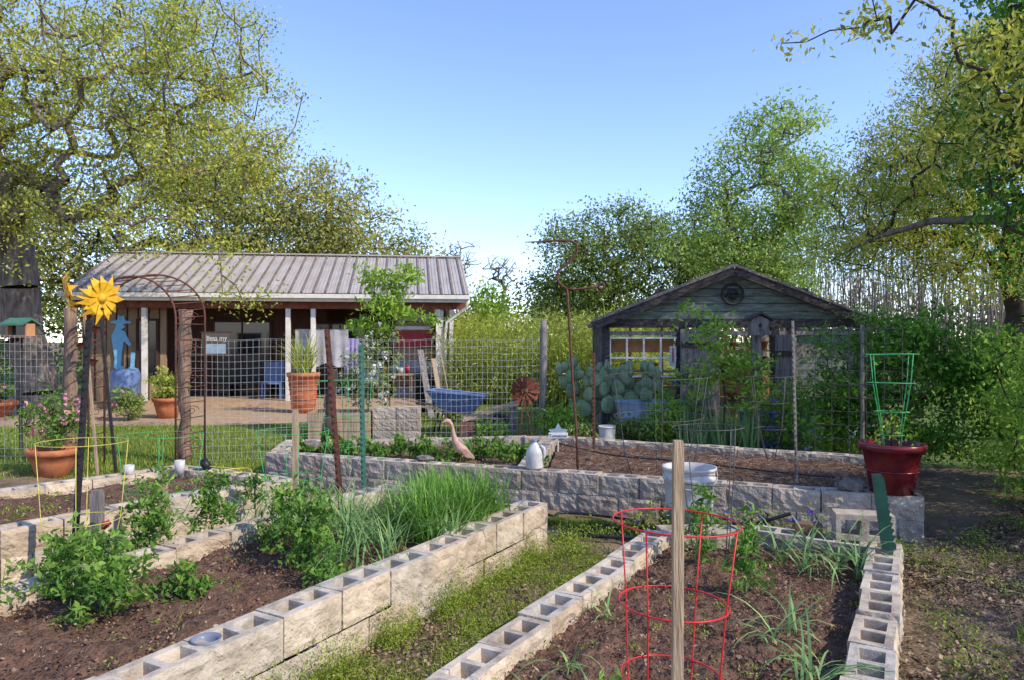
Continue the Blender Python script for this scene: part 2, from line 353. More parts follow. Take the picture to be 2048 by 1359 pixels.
qC=[(-1.98,2.2),(.12,5.82),(-1.18,6.55),(-3.62,2.3)]
sheet('bed_soil',qC,.30,170,70,.055,M_soil,4.)
b=MB()
block_wall(b,(-2.07,6.85),(-3.5,4.96),.42,side=-1)
block_wall(b,(-3.5,4.96),(-5.2,2.72),.42,side=-1)
block_wall(b,(-2.22,6.95),(-3.5,7.62),.42,side=1)
block_wall(b,(-3.55,7.45),(-6.3,4.25),.42,side=1)
b.make('concrete_block_raised_bed',keep=True)
qL=[(-5.3,2.9),(-2.2,6.85),(-3.5,7.5),(-6.3,4.4)]
sheet('bed_soil',qL,.34,130,60,.04,M_soil,4.)
b=MB()
block_wall(b,(-2.9,8.5),(3.46,6.08),.40,side=1,Ms=M_blockg)
block_wall(b,(3.38,6.28),(4.4,8.1),.40,side=1,Ms=M_blockg)
block_wall(b,(4.3,8.25),(.6,10.1),.40,side=1,Ms=M_blockg)
block_wall(b,(.6,10.1),(-3.0,9.6),.40,side=1,Ms=M_blockg)
block_wall(b,(-2.98,9.4),(-2.9,8.7),.40,side=1,Ms=M_blockg)
block_wall(b,(.62,9.95),(.25,7.6),.40,side=-1,Ms=M_blockg)
b.make('concrete_block_raised_bed',keep=True)
sheet('bed_soil',[(-2.8,8.6),(.25,7.45),(.55,9.95),(-2.9,9.5)],.31,80,50,.03,M_soil,4.)
sheet('bed_soil',[(.35,7.4),(3.4,6.2),(4.3,8.1),(.65,9.95)],.31,110,80,.055,M_soil,4.)
b=MB()
block_wall(b,(-.98,2.16),(1.06,5.68),.24,side=-1)
block_wall(b,(1.15,5.80),(1.92,5.86),.24,side=-1,Ms=M_blockg)
block_wall(b,(1.95,5.84),(2.66,5.38),.24,side=-1,Ms=M_blockg)
block_wall(b,(2.80,5.20),(2.05,3.84),.26,side=-1)
block_wall(b,(2.03,3.82),(1.02,2.05),.24,side=-1)
b.make('concrete_block_raised_bed',keep=True)
qR=[(-.85,2.1),(.95,2.1),(2.72,5.3),(1.1,5.72)]
sheet('bed_soil',qR,.14,130,170,.05,M_soil,4.)
def flatleaves(name,P,size,m,asp=.6,tilt=.5):
    N=len(P); a=rng.uniform(0,6.28,N); s=size*rng.uniform(.4,1.5,N)
    d=np.stack([np.cos(a),np.sin(a),rng.normal(0,tilt*.5,N)],1); t=np.stack([-np.sin(a),np.cos(a),rng.normal(0,tilt,N)],1)
    L=s[:,None]; V=np.stack([P-d*L/2,P+t*L*asp/2,P+d*L/2,P-t*L*asp/2],1).reshape(-1,3)
    return npmesh(name,V,np.arange(4*N).reshape(N,4),m,np.repeat(rng.uniform(0,1,N)**1.9,4))
P=np.concatenate([xyz(inquad(qC,14000),.305+rng.uniform(0,.03,14000)),xyz(inquad(qL,6000),.352+rng.uniform(0,.02,6000)),
  xyz(inquad([(-2.8,8.6),(.25,7.45),(.55,9.95),(-2.9,9.5)],3000),.33),xyz(inquad([(.35,7.4),(3.4,6.2),(4.3,8.1),(.65,9.95)],8000),.32+rng.uniform(0,.04,8000)),
  xyz(inquad(qR,16000),.145+rng.uniform(0,.03,16000))])
flatleaves('soil_debris',P,.0125,L_mul,.6,.8)
P=np.concatenate([xyz(inquad(qC,500),.335),xyz(inquad(qR,900),.175),xyz(inquad(qL,250),.37)]); flatleaves('dead_leaves',P,.03,L_lit,.45,.5)
n=2600; P=xyz(inquad([(.35,7.4),(3.4,6.2),(4.3,8.1),(.65,9.95)],n),.35+rng.uniform(0,.02,n))
flatleaves('straw_mulch',P,.12,L_spk,.06,.15)
qP=[(.35,.9),(7,.9),(7.4,9.),(3.0,5.6)]
n=46000; P=inquad(qP,n); v=np.array([noise.noise(Vector((p[0]*1.3,p[1]*1.3,1.))) for p in P]); P=P[v>rng.normal(-.18,.25,n)]
flatleaves('leaf_litter',xyz(P,.035+rng.uniform(0,.04,len(P))),.03,L_lit,.5,.6)
n=24000; flatleaves('dirt_clods',xyz(inquad(qP,n),.035+rng.uniform(0,.03,n)),.014,L_lit,.7,.9)
n=900; flatleaves('twigs',xyz(inquad(qP,n),.06+rng.uniform(0,.02,n)),.14,L_spk,.045,.1)
qM=[(-2.02,1.8),(-1.2,1.8),(1.0,5.6),(.12,5.6)]
n=12000; P=xyz(inquad(qM,n),.035+rng.uniform(0,.025,n))
flatleaves('dead_leaves',P,.022,L_lit,.6,.5)
# ---------------------------------------------------------------- trees
def wob(a,b,k=6,j=.08):
    a=np.array(a,float);b=np.array(b,float); return [a+(b-a)*i/k+(rng.normal(size=3)*j if 0<i<k else 0) for i in range(k+1)]
tree('oak_tree',wob((-11.1,17,-.1),(-11.5,16.6,4.2),7,.06),
 [(-9.6,15,7.6,4.5,3.4,2.6),(-6.5,15,6.9,2.3,2.6,1.9),(-6.7,14.5,4.7,2.1,2.2,1.2),(-10.2,14.6,5.2,2.6,2.2,1.3),(-5.0,15,5.5,.8,1.2,.9),
  (-4.75,13,2.6,.6,.6,.65),(-5.6,13.4,3.3,.9,.7,.4),(-7.4,13.8,3.6,1.8,1.2,.5),(-14,16,6,3,3,3),(-9.2,12.5,3.3,1.3,1.,.6)],
 1100,95,.075,L_oak,M_bark,Rt=.42,sig=.24,seg=.6,jit=.14,tip=.008,asp=.5)
tree('oak_tree',wob((-9,29,0),(-9,29,4),5,.1),
 [(-7.6,27,6.3,2.6,2.5,2.1),(-11.5,27,7.4,3,2.5,3),(-5.4,27,5.2,2.,2,1.4),(-3.6,27.5,4.5,1.5,1.5,.9),(-10,26,4.6,4,1.5,1.2),(-18,27,5,4,2,3)],
 800,72,.15,L_oak2,M_barkd,Rt=.35,sig=.4,seg=1.,jit=.14,tip=.012,asp=.5)
tree('oak_tree',wob((3.5,27,0),(3.5,27,3),5,.1),
 [(2.6,26,4.6,1.9,2,1.8),(1.6,26,3.4,1.3,1.5,1.2),(4.6,26,5.1,1.5,2,1.7),(6.3,26,4.6,1.5,1.8,1.9),(3.4,26,2.6,3,1.8,1.5),(8.0,27,4.6,2.2,2,2.2)],
 560,78,.125,L_mid,M_barkd,Rt=.3,sig=.35,seg=.8,tip=.012,asp=.5)
tree('elm_tree',wob((7.2,20.5,0),(6.8,20.2,3.4),5,.08),
 [(7.3,20,7.4,1.2,1.4,.95),(6.2,20,6.5,1.1,1.2,.7),(5.4,20,5.6,.8,1.2,.5),(5.3,20,4.3,1.2,1.4,.8),(7.9,20,5.8,1.3,1.5,1.4),(6.6,20,5.0,1.3,1.4,.8),(7.2,20,3.6,2,1.5,1.2)],
 340,78,.11,L_elm,M_bark,Rt=.2,sig=.27,seg=.6,tip=.009)
tree('willow_oak_tree',wob((8.6,12.5,0),(8.5,12.3,3.6),5,.1),
 [(6.7,12.5,4.3,1.5,1.5,1.2),(7.9,12.5,5.4,1.3,1.5,1.7),(5.9,12.3,3.3,.9,1.2,.6),(7.6,12.3,3.2,1.2,1.,.9)],
 480,90,.08,L_wil,M_barkd,Rt=.2,sig=.23,seg=.5,jit=.14,tip=.005,asp=.3,down=.6)
tree('vine_covered_tree',wob((6.7,8.7,0),(6.6,8.5,5.5),6,.08),
 [(6.4,8.5,5.4,1.1,1.2,2.2),(6.3,8.4,3.2,.85,1.,1.6),(6.6,8.5,1.2,1.1,1.1,1.2),(7.6,8.5,5.5,1.5,1.4,2.5)],
 460,105,.08,L_vine,M_barkd,Rt=.2,sig=.2,seg=.5,tip=.010,asp=.5,down=.7)
b=MB(); pts=[(6.5,8.7,2.9),(6.1,9.2,3.25),(5.6,9.7,3.3),(5.1,10.2,3.15),(4.7,10.6,2.9)]
b.tube(pts,[.075,.06,.045,.03,.012],M_bark,8); b.make('oak_limb')
tree('oak_sprays',[(6.1,9.2,3.2),(5.6,9.7,3.3),(5.1,10.2,3.15),(4.7,10.6,2.9)],[(5.4,10,3.7,.9,.5,.4),(4.9,10.3,3.0,.6,.4,.3),(5.8,9.5,4.4,.7,.5,.6),(5.5,10,2.7,.5,.3,.2)],90,55,.06,L_wil,M_barkd,Rt=.03,sig=.15,seg=.3,tip=.004,asp=.3,down=.6)
tree('overhanging_branches',[(4.6,4.5,0.05),(4.6,4.5,1.5),(4.5,4.4,3.),(4.2,4.2,3.7)],
 [(3.0,4.4,3.40,.55,.4,.28),(2.2,4.4,3.66,.6,.3,.12),(2.65,4.5,3.0,.35,.3,.10),(3.15,4.5,2.9,.35,.3,.35),(3.6,4.4,3.6,.7,.5,.4),(1.85,4.5,3.55,.2,.2,.05)],
 190,26,.05,L_oak,M_barkd,Rt=.045,sig=.075,seg=.2,jit=.2,tip=.0025,down=.5,pw=.7,asp=.4)
tree('ligustrum_shrub',[(4.75,6.,0),(4.7,6.,.7)],[(4.75,6.,1.5,.62,.7,1.05),(4.6,5.6,.8,.45,.5,.6),(5.4,6.,1.6,.7,.8,1.2)],270,85,.055,L_brt,M_barkd,Rt=.05,sig=.12,seg=.3,tip=.005,down=.6,asp=.42)
tree('trumpet_vine',[(5.2,9.6,0),(5.2,9.6,1.)],[(5.0,9.6,1.5,1.1,.7,.75),(4.5,9.6,.9,.8,.6,.6),(5.7,9.2,1.3,.8,.7,1.),(5.0,8.9,.5,.7,.5,.4)],230,60,.075,L_vine,M_barkd,Rt=.04,sig=.15,seg=.3,tip=.004,pw=.7)
tree('vine_shrub',[(5.9,7.4,0),(5.9,7.4,.8)],[(5.6,7.6,.9,.7,.8,.9),(5.1,7.6,.3,.4,.5,.25),(6.4,6.6,1.0,.8,.9,1.1)],200,70,.06,L_brt,M_barkd,Rt=.04,sig=.14,seg=.3,tip=.004)
tree('oak_tree',wob((9.6,-.6,0),(9.4,-.5,3.),5,.08),[(8.6,.4,4.2,1.5,1.6,.9),(8.2,1.8,3.9,1.2,1.2,.8),(9.6,-.6,4.8,1.8,1.8,1.)],170,38,.10,L_oak,M_bark,Rt=.2,sig=.26,seg=.6,jit=.14,tip=.008)
bl=[]
for i in range(44):
    x=-42+i*2.2+R.uniform(-.6,.6); h=R.uniform(2.,2.9)
    bl.append((x,33+R.uniform(-2,2),h,2.2,2,h*R.uniform(.85,1.15)))
mass('distant_trees',bl,62000,.25,L_bg,clump=2600,sig=.33)
mass('distant_brush',[(-40+i*2.4,30,.8,2,1,1.) for i in range(36)],20000,.2,L_mid,clump=900,sig=.3)
mass('green_bush',[(-.9,25,2.2,.9,1,1.6),(-1.6,25.5,1.3,1.2,1,1.2)],8000,.14,L_brt,clump=240,sig=.22)
bb=inquad([(-1.9,19.5),(3.6,17.6),(4.2,21),(-1.9,22.5)],2600)
blades('bamboo_thicket',xyz(bb,0),rng.uniform(1.2,2.8,2600),.018,L_bam,lean=(0,.2),curl=(0,.9),S=4)
C=np.repeat(bb,18,0)+rng.normal(size=(2600*18,2))*.25
mass_z=rng.uniform(.1,1,len(C))**.8*np.repeat(rng.uniform(1.1,2.6,2600),18)
leaves('bamboo_foliage',xyz(C,mass_z),.15,L_bam,rng.normal(.5,.25,len(C)),asp=.18,flat=.9,down=.2)
n=420; x=rng.uniform(9,22,n); y=rng.uniform(23,29,n); P0=np.stack([x,y,np.zeros(n)],1); P1=P0+np.stack([rng.normal(0,.35,n),rng.normal(0,.3,n),rng.uniform(3.6,5.6,n)],1)
e=empty('bare_saplings',(15,26,0)); tubes('stems',P0,P1,.03,.01,M_barkl,5,e)
t=rng.uniform(.4,1,(n*4,1)); A=np.repeat(P0,4,0)*(1-t)+np.repeat(P1,4,0)*t; B=A+np.stack([rng.normal(0,.4,n*4),rng.normal(0,.3,n*4),rng.uniform(.3,1,n*4)],1)
tubes('twigs',A,B,.010,.004,M_barkl,4,e)
tree('bare_tree',wob((-2.1,30,0),(-2.1,30,3.4),4,.05),[(-2.2,30,5,1.0,.8,.8)],110,5,.08,L_oak2,M_barkl,Rt=.1,sig=.15,seg=.4,tip=.012)
tree('bare_tree',wob((-.4,31,0),(-.4,31,3.2),4,.05),[(-.5,31,4.7,.9,.8,.7)],90,5,.08,L_oak2,M_barkl,Rt=.09,sig=.15,seg=.4,tip=.012)
# ---------------------------------------------------------------- long low house with metal roof
E=empty('porch_house',(-1.2,19.6,0)); MH=Matrix.Translation((-1.2,19.6,0))@Matrix.Rotation(math.radians(8),4,'Z')
b=MB(); X0=-10.2
def rz_(y): return 2.94+ y*(1.34/3.3)
b.add([(X0,0,rz_(0)),(.06,0,rz_(0)),(.06,3.3,rz_(3.3)),(X0,3.3,rz_(3.3))],[(0,1,2,3)],M_roof,M=MH)
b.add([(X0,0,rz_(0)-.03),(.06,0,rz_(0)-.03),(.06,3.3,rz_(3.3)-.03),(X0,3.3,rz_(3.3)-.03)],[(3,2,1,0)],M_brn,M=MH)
b.add([(X0,3.3,rz_(3.3)),(.06,3.3,rz_(3.3)),(.06,6.6,2.9),(X0,6.6,2.9)],[(0,1,2,3)],M_roof,M=MH)
x=X0+.05
while x<.08:
    b.beam((x,-.01,rz_(0)+.018),(x,3.3,rz_(3.3)+.018),.05,.035,M_rib,M=MH)
    b.beam((x+.10,0,rz_(0)+.006),(x+.10,3.3,rz_(3.3)+.006),.02,.012,M_roof,M=MH); b.beam((x+.2,0,rz_(0)+.006),(x+.2,3.3,rz_(3.3)+.006),.02,.012,M_roof,M=MH); x+=.305
b.beam((X0,3.3,rz_(3.3)+.04),(.06,3.3,rz_(3.3)+.04),.22,.04,M_roof,M=MH); b.make('metal_roof',E)
b=MB()
b.box((X0/2,-.05,2.86),(10.3,.11,.11),M_white,M=MH); b.box((X0/2,.04,2.82),(10.2,.04,.2),M_white,M=MH)
b.box((X0/2,.35,2.66),(10.1,.12,.24),M_red_w,M=MH)
for px in(-.78,-4.1,-4.75,-8.35): b.box((px,.35,1.27),(.12,.12,2.54),M_white,M=MH)
b.tube([(.02,.0,2.84),(-.02,.12,2.6),(-.55,.3,2.2),(-.6,.3,1.8),(-.6,.3,.1)],.045,M_white,8,M=MH); b.make('porch_frame',E)
b=MB()
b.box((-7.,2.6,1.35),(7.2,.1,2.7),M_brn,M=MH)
b.box((-9.1,1.1,1.3),(2.1,.1,2.6),M_tan_w,M=MH)
for i in range(8): b.box((-10.1+i*.27,1.04,1.3),(.03,.02,2.6),M_brn,M=MH)
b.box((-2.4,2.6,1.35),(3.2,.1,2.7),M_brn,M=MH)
b.box((-.42,1.8,1.4),(.1,3.,2.8),M_white,M=MH)
b.box((-.68,.37,1.28),(.08,.06,2.5),M_white,M=MH)
b.box((-5.1,4.7,1.4),(9.8,3.8,2.8),M_tan_w,M=MH)
for i in range(7): b.box((-1.45,1.3,.25+i*.36),(1.15,.05,.33),M_tan_w if i%2 else M_cloth,M=MH)
b.box((-1.45,1.24,1.75),(1.0,.03,.42),M_redc,M=MH); b.box((-1.45,1.22,2.05),(1.0,.03,.1),M_white,M=MH)
b.box((-5.1,1.3,.06),(9.9,2.7,.12),M_gravel,M=MH)
b.make('walls',E)
b=MB()
def win(cx,y,cz,w,h,fr=M_white):
    b.box((cx,y,cz),(w,.03,h),M_glass,M=MH)
    for s in(-1,1):
        b.box((cx+s*w/2,y-.03,cz),(.06,.05,h+.06),fr,M=MH); b.box((cx,y-.032,cz+s*h/2),(w,.05,.06),fr,M=MH)
    b.box((cx,y-.03,cz),(.04,.04,h),fr,M=MH)
win(-6.4,2.52,1.2,1.6,2.1,M_brn); win(-3.6,2.52,1.4,1.5,1.6,M_brn); win(-8.5,1.02,1.5,.5,1.5,M_brn)
b.make('windows',E)
b=MB(); cw=[(0,0),(.16,0),(.18,.08),(.1,.1),(.12,.45),(.17,.75),(.3,.62),(.37,.66),(.24,.86),(.2,.98),(.1,1.03),(.2,1.1),(.16,1.18),(.34,1.2),(.36,1.25),(.2,1.28),(.17,1.42),(.1,1.38),(.03,1.42),(0,1.28),(-.16,1.25),(-.16,1.21),(-.02,1.18),(-.04,1.08),(-.08,1.0),(-.14,.86),(-.1,.6),(-.06,.3),(-.08,.06)]
b.slab([(-9.25+x,.95+z) for x,z in cw],.95,.98,M_sky2,M=MH)
b.slab([(-9.0+x,.90+z) for x,z in [(0,0),(.3,0),(.3,.06),(.2,.1),(.22,.5),(.12,.5),(.1,.12),(0,.06)]],.90,.93,M_sky2,M=MH)
b.make('cowboy_silhouette',E)
b=MB(); b.box((-6.0,2.2,.5),(1.4,.5,.08),M_blk,M=MH); b.box((-6.0,2.42,.8),(1.4,.06,.5),M_blk,M=MH)
for s in(-1,1): b.box((-6+s*.65,2.2,.3),(.06,.5,.5),M_blk,M=MH)
b.make('porch_bench')
b=MB()
for cx in(-5.3,-2.6):
    b.box((cx,1.2,.55),(.55,.5,.05),M_blue,M=MH); b.box((cx,1.45,.85),(.55,.05,.55),M_blue,M=MH)
    for sx in(-1,1):
        for sy in(-1,1): b.box((cx+sx*.24,1.2+sy*.22,.33),(.05,.05,.42),M_blue,M=MH)
b.make('porch_chairs')
b=MB(); b.box((-1.9,.9,.78),(.9,.5,.05),M_stake,M=MH)
for sx in(-1,1): b.box((-1.9+sx*.4,.9,.44),(.05,.45,.64),M_stake,M=MH)
for i,(mm,hh) in enumerate(((M_terra,.18),(M_blue,.22),(M_plw,.15),(M_redc,.2))): b.lathe((0,0,0),[(0,0),(.06,0),(.08,hh),(.0,hh)],mm,12,M=MH@Matrix.Translation((-2.2+i*.2,.9,.81)))
b.make('potting_table')
for (x0,x1,z0,z1,m,nm) in((-4.6,-3.2,1.05,2.0,M_cloth,'hanging_cloth'),(-3.3,-2.75,.75,1.75,M_lav,'hanging_towel')):
    V=[];nx=24;nz=6
    for k in range(nz+1):
        for i in range(nx+1):
            x=x0+(x1-x0)*i/nx; z=z1+(z0-z1)*k/nz+.06*math.sin(i*.55)*(k/nz); V.append(MH@Vector((x,.55+.04*math.sin(i*1.3)*(.3+k/nz),z)))
    npmesh(nm,[tuple(v) for v in V],[(k*(nx+1)+i,k*(nx+1)+i+1,(k+1)*(nx+1)+i+1,(k+1)*(nx+1)+i) for k in range(nz) for i in range(nx)],m,smooth=True)
b=MB(); b.box((-.18,.9,1.35),(.42,.5,.4),M_white,M=MH)
for i in range(7): b.box((-.18,.645,1.2+i*.05),(.36,.012,.02),M_cloth,M=MH)
b.box((-.18,1.,1.1),(.1,.4,.06),M_iron,M=MH); b.make('window_air_conditioner')
def text(s,loc,size,m,rz=0,parent=None,name='lettering'):
    c=bpy.data.curves.new(name,'FONT'); c.body=s; c.size=size; c.extrude=.002; c.align_x='CENTER'; c.materials.append(m)
    o=bpy.data.objects.new(name,c); SC.collection.objects.link(o); o.location=loc; o.rotation_euler=(math.pi/2,0,rz)
    if parent: o.parent=parent; o.location=Vector(loc)-parent.location
    return o
p=MH@Vector((-6.62,.4,1.62)); e=empty('chalkboard_sign',p); b=MB(); b.box((-6.62,.5,1.62),(.72,.03,.55),M_glass,M=MH); b.box((-6.62,.49,1.5),(.5,.03,.26),M_ltblue,M=MH)
b.box((-6.62,.5,1.91),(.78,.04,.04),M_brn,M=MH); b.box((-6.62,.5,1.33),(.78,.04,.04),M_brn,M=MH); b.make('board',e)
text('Bless my',MH@Vector((-6.62,.47,1.71)),.16,M_white,math.radians(8),e)
# ---------------------------------------------------------------- garden shed (rustic gable)
E=empty('garden_shed',(3.78,12.5,0)); S=Matrix.Translation((3.78,12.5,0))@Matrix.Rotation(math.radians(-4),4,'Z')
hw=2.25; zp=2.93; ze=2.04; sl=(zp-ze)/hw; D=3.6
b=MB()
for s in(-1,1):
    b.add([(0,-.25,zp+.05),(s*(hw+.12),-.25,ze),(s*(hw+.12),D,ze),(0,D,zp+.05)],[(0,1,2,3)],M_fib,M=S)
    for k in range(5): b.beam((0,.3+k*.75,zp+.0),(s*(hw+.1),.3+k*.75,ze-.05),.05,.09,M_stake,M=S)
    b.beam((0,-.24,zp-.035),(s*(hw+.14),-.24,ze-.09),.05,.15,M_char,M=S)
    b.beam((0,-.27,zp+.04),(s*(hw+.14),-.27,ze-.01),.03,.03,M_grey,M=S)
    for k in range(12): b.beam((0,-.2+k*.33,zp+.07),(s*(hw+.12),-.2+k*.33,ze+.02),.03,.025,M_grey,M=S)
b.make('roof',E)
b=MB()
z=2.08
while z<2.86:
    w=(zp-.08-z)/sl; w2=max(.02,(zp-.08-z-.13)/sl)
    b.slab([(-w,z),(w,z),(w2,z+.12),(-w2,z+.12)],-.02-.006*(int(z*10)%2),.02,M_green_sid,M=S); z+=.13
b.box((0,.03,2.3),(2.6,.02,.6),M_char,M=S)
b.box((0,-.05,2.0),(4.4,.12,.15),M_char,M=S); b.box((0,-.06,1.83),(4.2,.06,.07),M_grey,M=S)
for x in(-2.15,-.88,-.28,.72,1.0,2.15): b.box((x,-.03,1.),(.13,.13,1.98),M_char if x not in(-.28,) else M_grey,M=S)
for i in range(4): b.box((-1.5+i*0,-.0,.1+i*.22),(1.2,.04,.2),M_grey,M=S)
for i in range(8): b.box((1.58,.0,.1+i*.24),(1.05,.03,.22),M_green_sid if i%3 else M_grey,M=S)
for s in(-1,1):
    for i in range(4): b.box((s*2.2,D/2,.12+i*.24),(.05,D,.22),M_grey,M=S)
    for k in range(5): b.box((s*2.2,.1+k*D/4.2,1.),(.07,.07,2.),M_grey,M=S)
for i in range(4): b.box((0,D,.12+i*.24),(4.4,.05,.22),M_orng,M=S)
for k in range(7): b.box((-2.1+k*.7,D,1.4),(.06,.06,1.2),M_orng,M=S)
b.box((0,D-.4,1.05),(4,.4,.04),M_orng,M=S); b.box((0,D-.4,1.5),(4,.3,.03),M_orng,M=S)
b.make('walls',E)
b=MB()
for (cx,w) in((-1.5,1.16),):
    for i in range(5): b.box((cx-w/2+i*w/4,-.06,1.42),(.03,.05,.66),M_white,M=S)
    for z in(1.1,1.42,1.75): b.box((cx,-.065,z),(w,.05,.03),M_white,M=S)
b.box((-1.5,.25,1.62),(1.1,.03,.22),M_orng,M=S)
b.make('window',E)
b=MB()
for i in range(5): b.box((-.84+i*.115,-.16,1.05),(.105,.035,1.7),M_grey,M=S)
b.box((-.6,-.19,1.65),(.56,.03,.1),M_char,M=S); b.box((-.6,-.19,.5),(.56,.03,.1),M_char,M=S); b.box((-.6,-.185,1.1),(.56,.03,.1),M_char,M=S)
Md=S@Matrix.Translation((.72,-.1,0))@Matrix.Rotation(math.radians(-70),4,'Z')
for i in range(4): b.box((.07+i*.13,0,1.0),(.12,.03,1.6),M_grey,M=Md)
b.box((.28,-.03,1.5),(.5,.03,.09),M_char,M=Md); b.box((.28,-.03,.6),(.5,.03,.09),M_char,M=Md); b.make('doors',E)
b=MB(); b.ring((0,-.1,2.50),.175,.022,M_iron,32,6,M=S,axis='Y'); b.lathe((0,0,0),[(0,0),(.1,0),(.1,.02),(0,.02)],M_iron,20,M=S@Matrix.Translation((0,-.09,2.50))@Matrix.Rotation(math.pi/2,4,'X')); b.box((0,-.1,2.50),(.34,.02,.03),M_iron,M=S)
b.make('round_emblem',E)
b=MB()
for i in range(12):
    x=-1.9+i*.33; z=1.07 if i%2 else 1.52; r=R.uniform(.06,.1); b.lathe((x,D-.42,z),[(0,0),(r*.7,0),(r,r*1.6),(r*1.1,r*1.6),(r*1.1,r*2),(r*.9,r*2)],M_terra,14,M=S)
b.lathe((.25,-.1,1.02),[(0,0),(.07,0),(.1,.14),(.11,.14),(.11,.18)],M_terra,14,M=S); b.lathe((.2,.8,.6),[(0,0),(.07,0),(.1,.14),(.11,.14),(.11,.18)],M_terra,14,M=S)
b.box((.2,.8,.57),(.8,.4,.04),M_grey,M=S); b.box((-.15,.8,.28),(.06,.3,.56),M_grey,M=S); b.box((.55,.8,.28),(.06,.3,.56),M_grey,M=S); b.box((.25,-.1,1.0),(.3,.2,.03),M_grey,M=S); b.box((.25,-.1,.5),(.05,.05,1.),M_grey,M=S)
b.make('potting_shelf_pots',E)
b=MB(); b.box((-1.02,-.17,1.45),(.11,.02,.34),M_plw,M=S); b.box((-1.02,-.185,1.47),(.02,.01,.24),M_redc,M=S); b.make('wall_thermometer')
# ---------------------------------------------------------------- fence
fp=[(-11,9.9),(-6.1,9.9)]; fp2=[(-4.5,10.1),(-1.6,10.8),(.46,11.2),(3.52,10.5)]
def fence(name,pts,h,dx,dz,m,r,sag=.02):
    e=empty(name,(pts[0][0],pts[0][1],0)); P0=[];P1=[]
    for a,c in zip(pts[:-1],pts[1:]):
        L=math.dist(a,c); n=max(1,int(L/dx))
        for i in range(n+1):
            t=i/n; x=a[0]+(c[0]-a[0])*t; y=a[1]+(c[1]-a[1])*t; s=sag*math.sin(t*17+a[0])
            P0.append((x,y,.03)); P1.append((x+s*.4,y+s,h+s*.5))
        k=int(h/dz)
        for j in range(k+1):
            z=.04+j*(h-.04)/k
            for i in range(n//2):
                t0=i/(n//2);t1=(i+1)/(n//2)
                f=lambda t:(a[0]+(c[0]-a[0])*t+sag*math.sin(t*17+a[0])*.4*z/h,a[1]+(c[1]-a[1])*t+sag*math.sin(t*17+a[0])*z/h,z+sag*.5*math.sin(t*17+a[0])*z/h)
                P0.append(f(t0));P1.append(f(t1))
    tubes('wire_mesh',P0,P1,r,r,m,4,e); return e
fence('wire_fence',fp,1.78,.075,.1,M_wire,.002); fence('wire_fence',fp2[:3],1.72,.075,.1,M_wire,.0019); fence('wire_fence',fp2[2:],1.4,.1,.12,M_wired,.002)
fence('wire_fence',[(3.6,10.4),(7.2,9.4)],1.3,.12,.12,M_wired,.003)
fence('cattle_panel_trellis',[(3.72,8.9),(4.55,8.45)],1.85,.16,.16,M_wired,.005,sag=0)
def post(name,x,y,z0,z1,r,m,lean=(0,0),n=10,knob=.12):
    b=MB(); k=10; P=[];rr=[]
    for i in range(k+1):
        t=i/k; P.append((x+lean[0]*t+R.gauss(0,r*.12),y+lean[1]*t,z0+(z1-z0)*t)); rr.append(r*(1+R.gauss(0,knob)))
    b.tube(P,rr,m,n); return b.make(name)
post('log_fence_post',-4.56,10.1,0,2.14,.085,M_log); post('log_fence_post',-6.05,9.9,0,2.15,.085,M_log,(.02,0))
post('log_fence_post',.46,11.2,0,2.03,.055,M_grey,(.03,0)); post('log_fence_post',-2.72,10.6,0,1.3,.08,M_barkd,(.1,0))
post('log_fence_post',4.3,8.9,0,1.9,.022,M_grey)
def tpost(name,x,y,z0,z1,m,lean=(0,0),w=.04):
    b=MB(); a=(x,y,z0);c=(x+lean[0],y+lean[1],z1); b.beam(a,c,w,.007,m); b.beam((x,y+w*.45,z0),(x+lean[0],y+lean[1]+w*.45,z1),.007,w*.85,m)
    n=int((z1-z0)/.055)
    for i in range(1,n):
        t=i/n; b.box((x+lean[0]*t,y-.008+lean[1]*t,z0+(z1-z0)*t),(.014,.012,.02),m)
    b.make(name)
tpost('steel_t_post',-2.9,4.8,.3,1.85,M_iron,(.10,0),.042); tpost('steel_t_post',-1.34,5.72,.3,1.80,M_rust,(-.12,0),.045)
tpost('steel_t_post',-1.5,7.35,.0,1.68,M_grnp,(-.03,0),.05); tpost('steel_t_post',1.05,9.3,.3,1.56,M_rust,(0,0),.035)
tpost('steel_t_post',2.75,7.0,.3,1.9,M_grey,(-.04,0),.026)
def stake(name,x,y,z0,z1,w,m,lean=(0,0)):
    b=MB(); b.beam((x,y,z0),(x+lean[0],y+lean[1],z1-.02),w,w,m); b.beam((x+lean[0],y+lean[1],z1-.02),(x+lean[0],y+lean[1],z1),w*.85,w*.85,m); b.make(name)
stake('wooden_stake',.50,2.2,.1,1.417,.031,M_stake,(.004,0)); stake('wooden_stake',-2.12,7.1,0,1.04,.05,M_stake); stake('wooden_stake',-2.55,5.3,.3,.80,.05,M_stake)
stake('wooden_stake',-2.66,4.65,.3,.76,.06,M_grey); 
b=MB(); b.beam((-2.85,4.72,.33),(-2.6,4.66,.55),.05,.03,M_redc); b.make('red_garden_trowel')
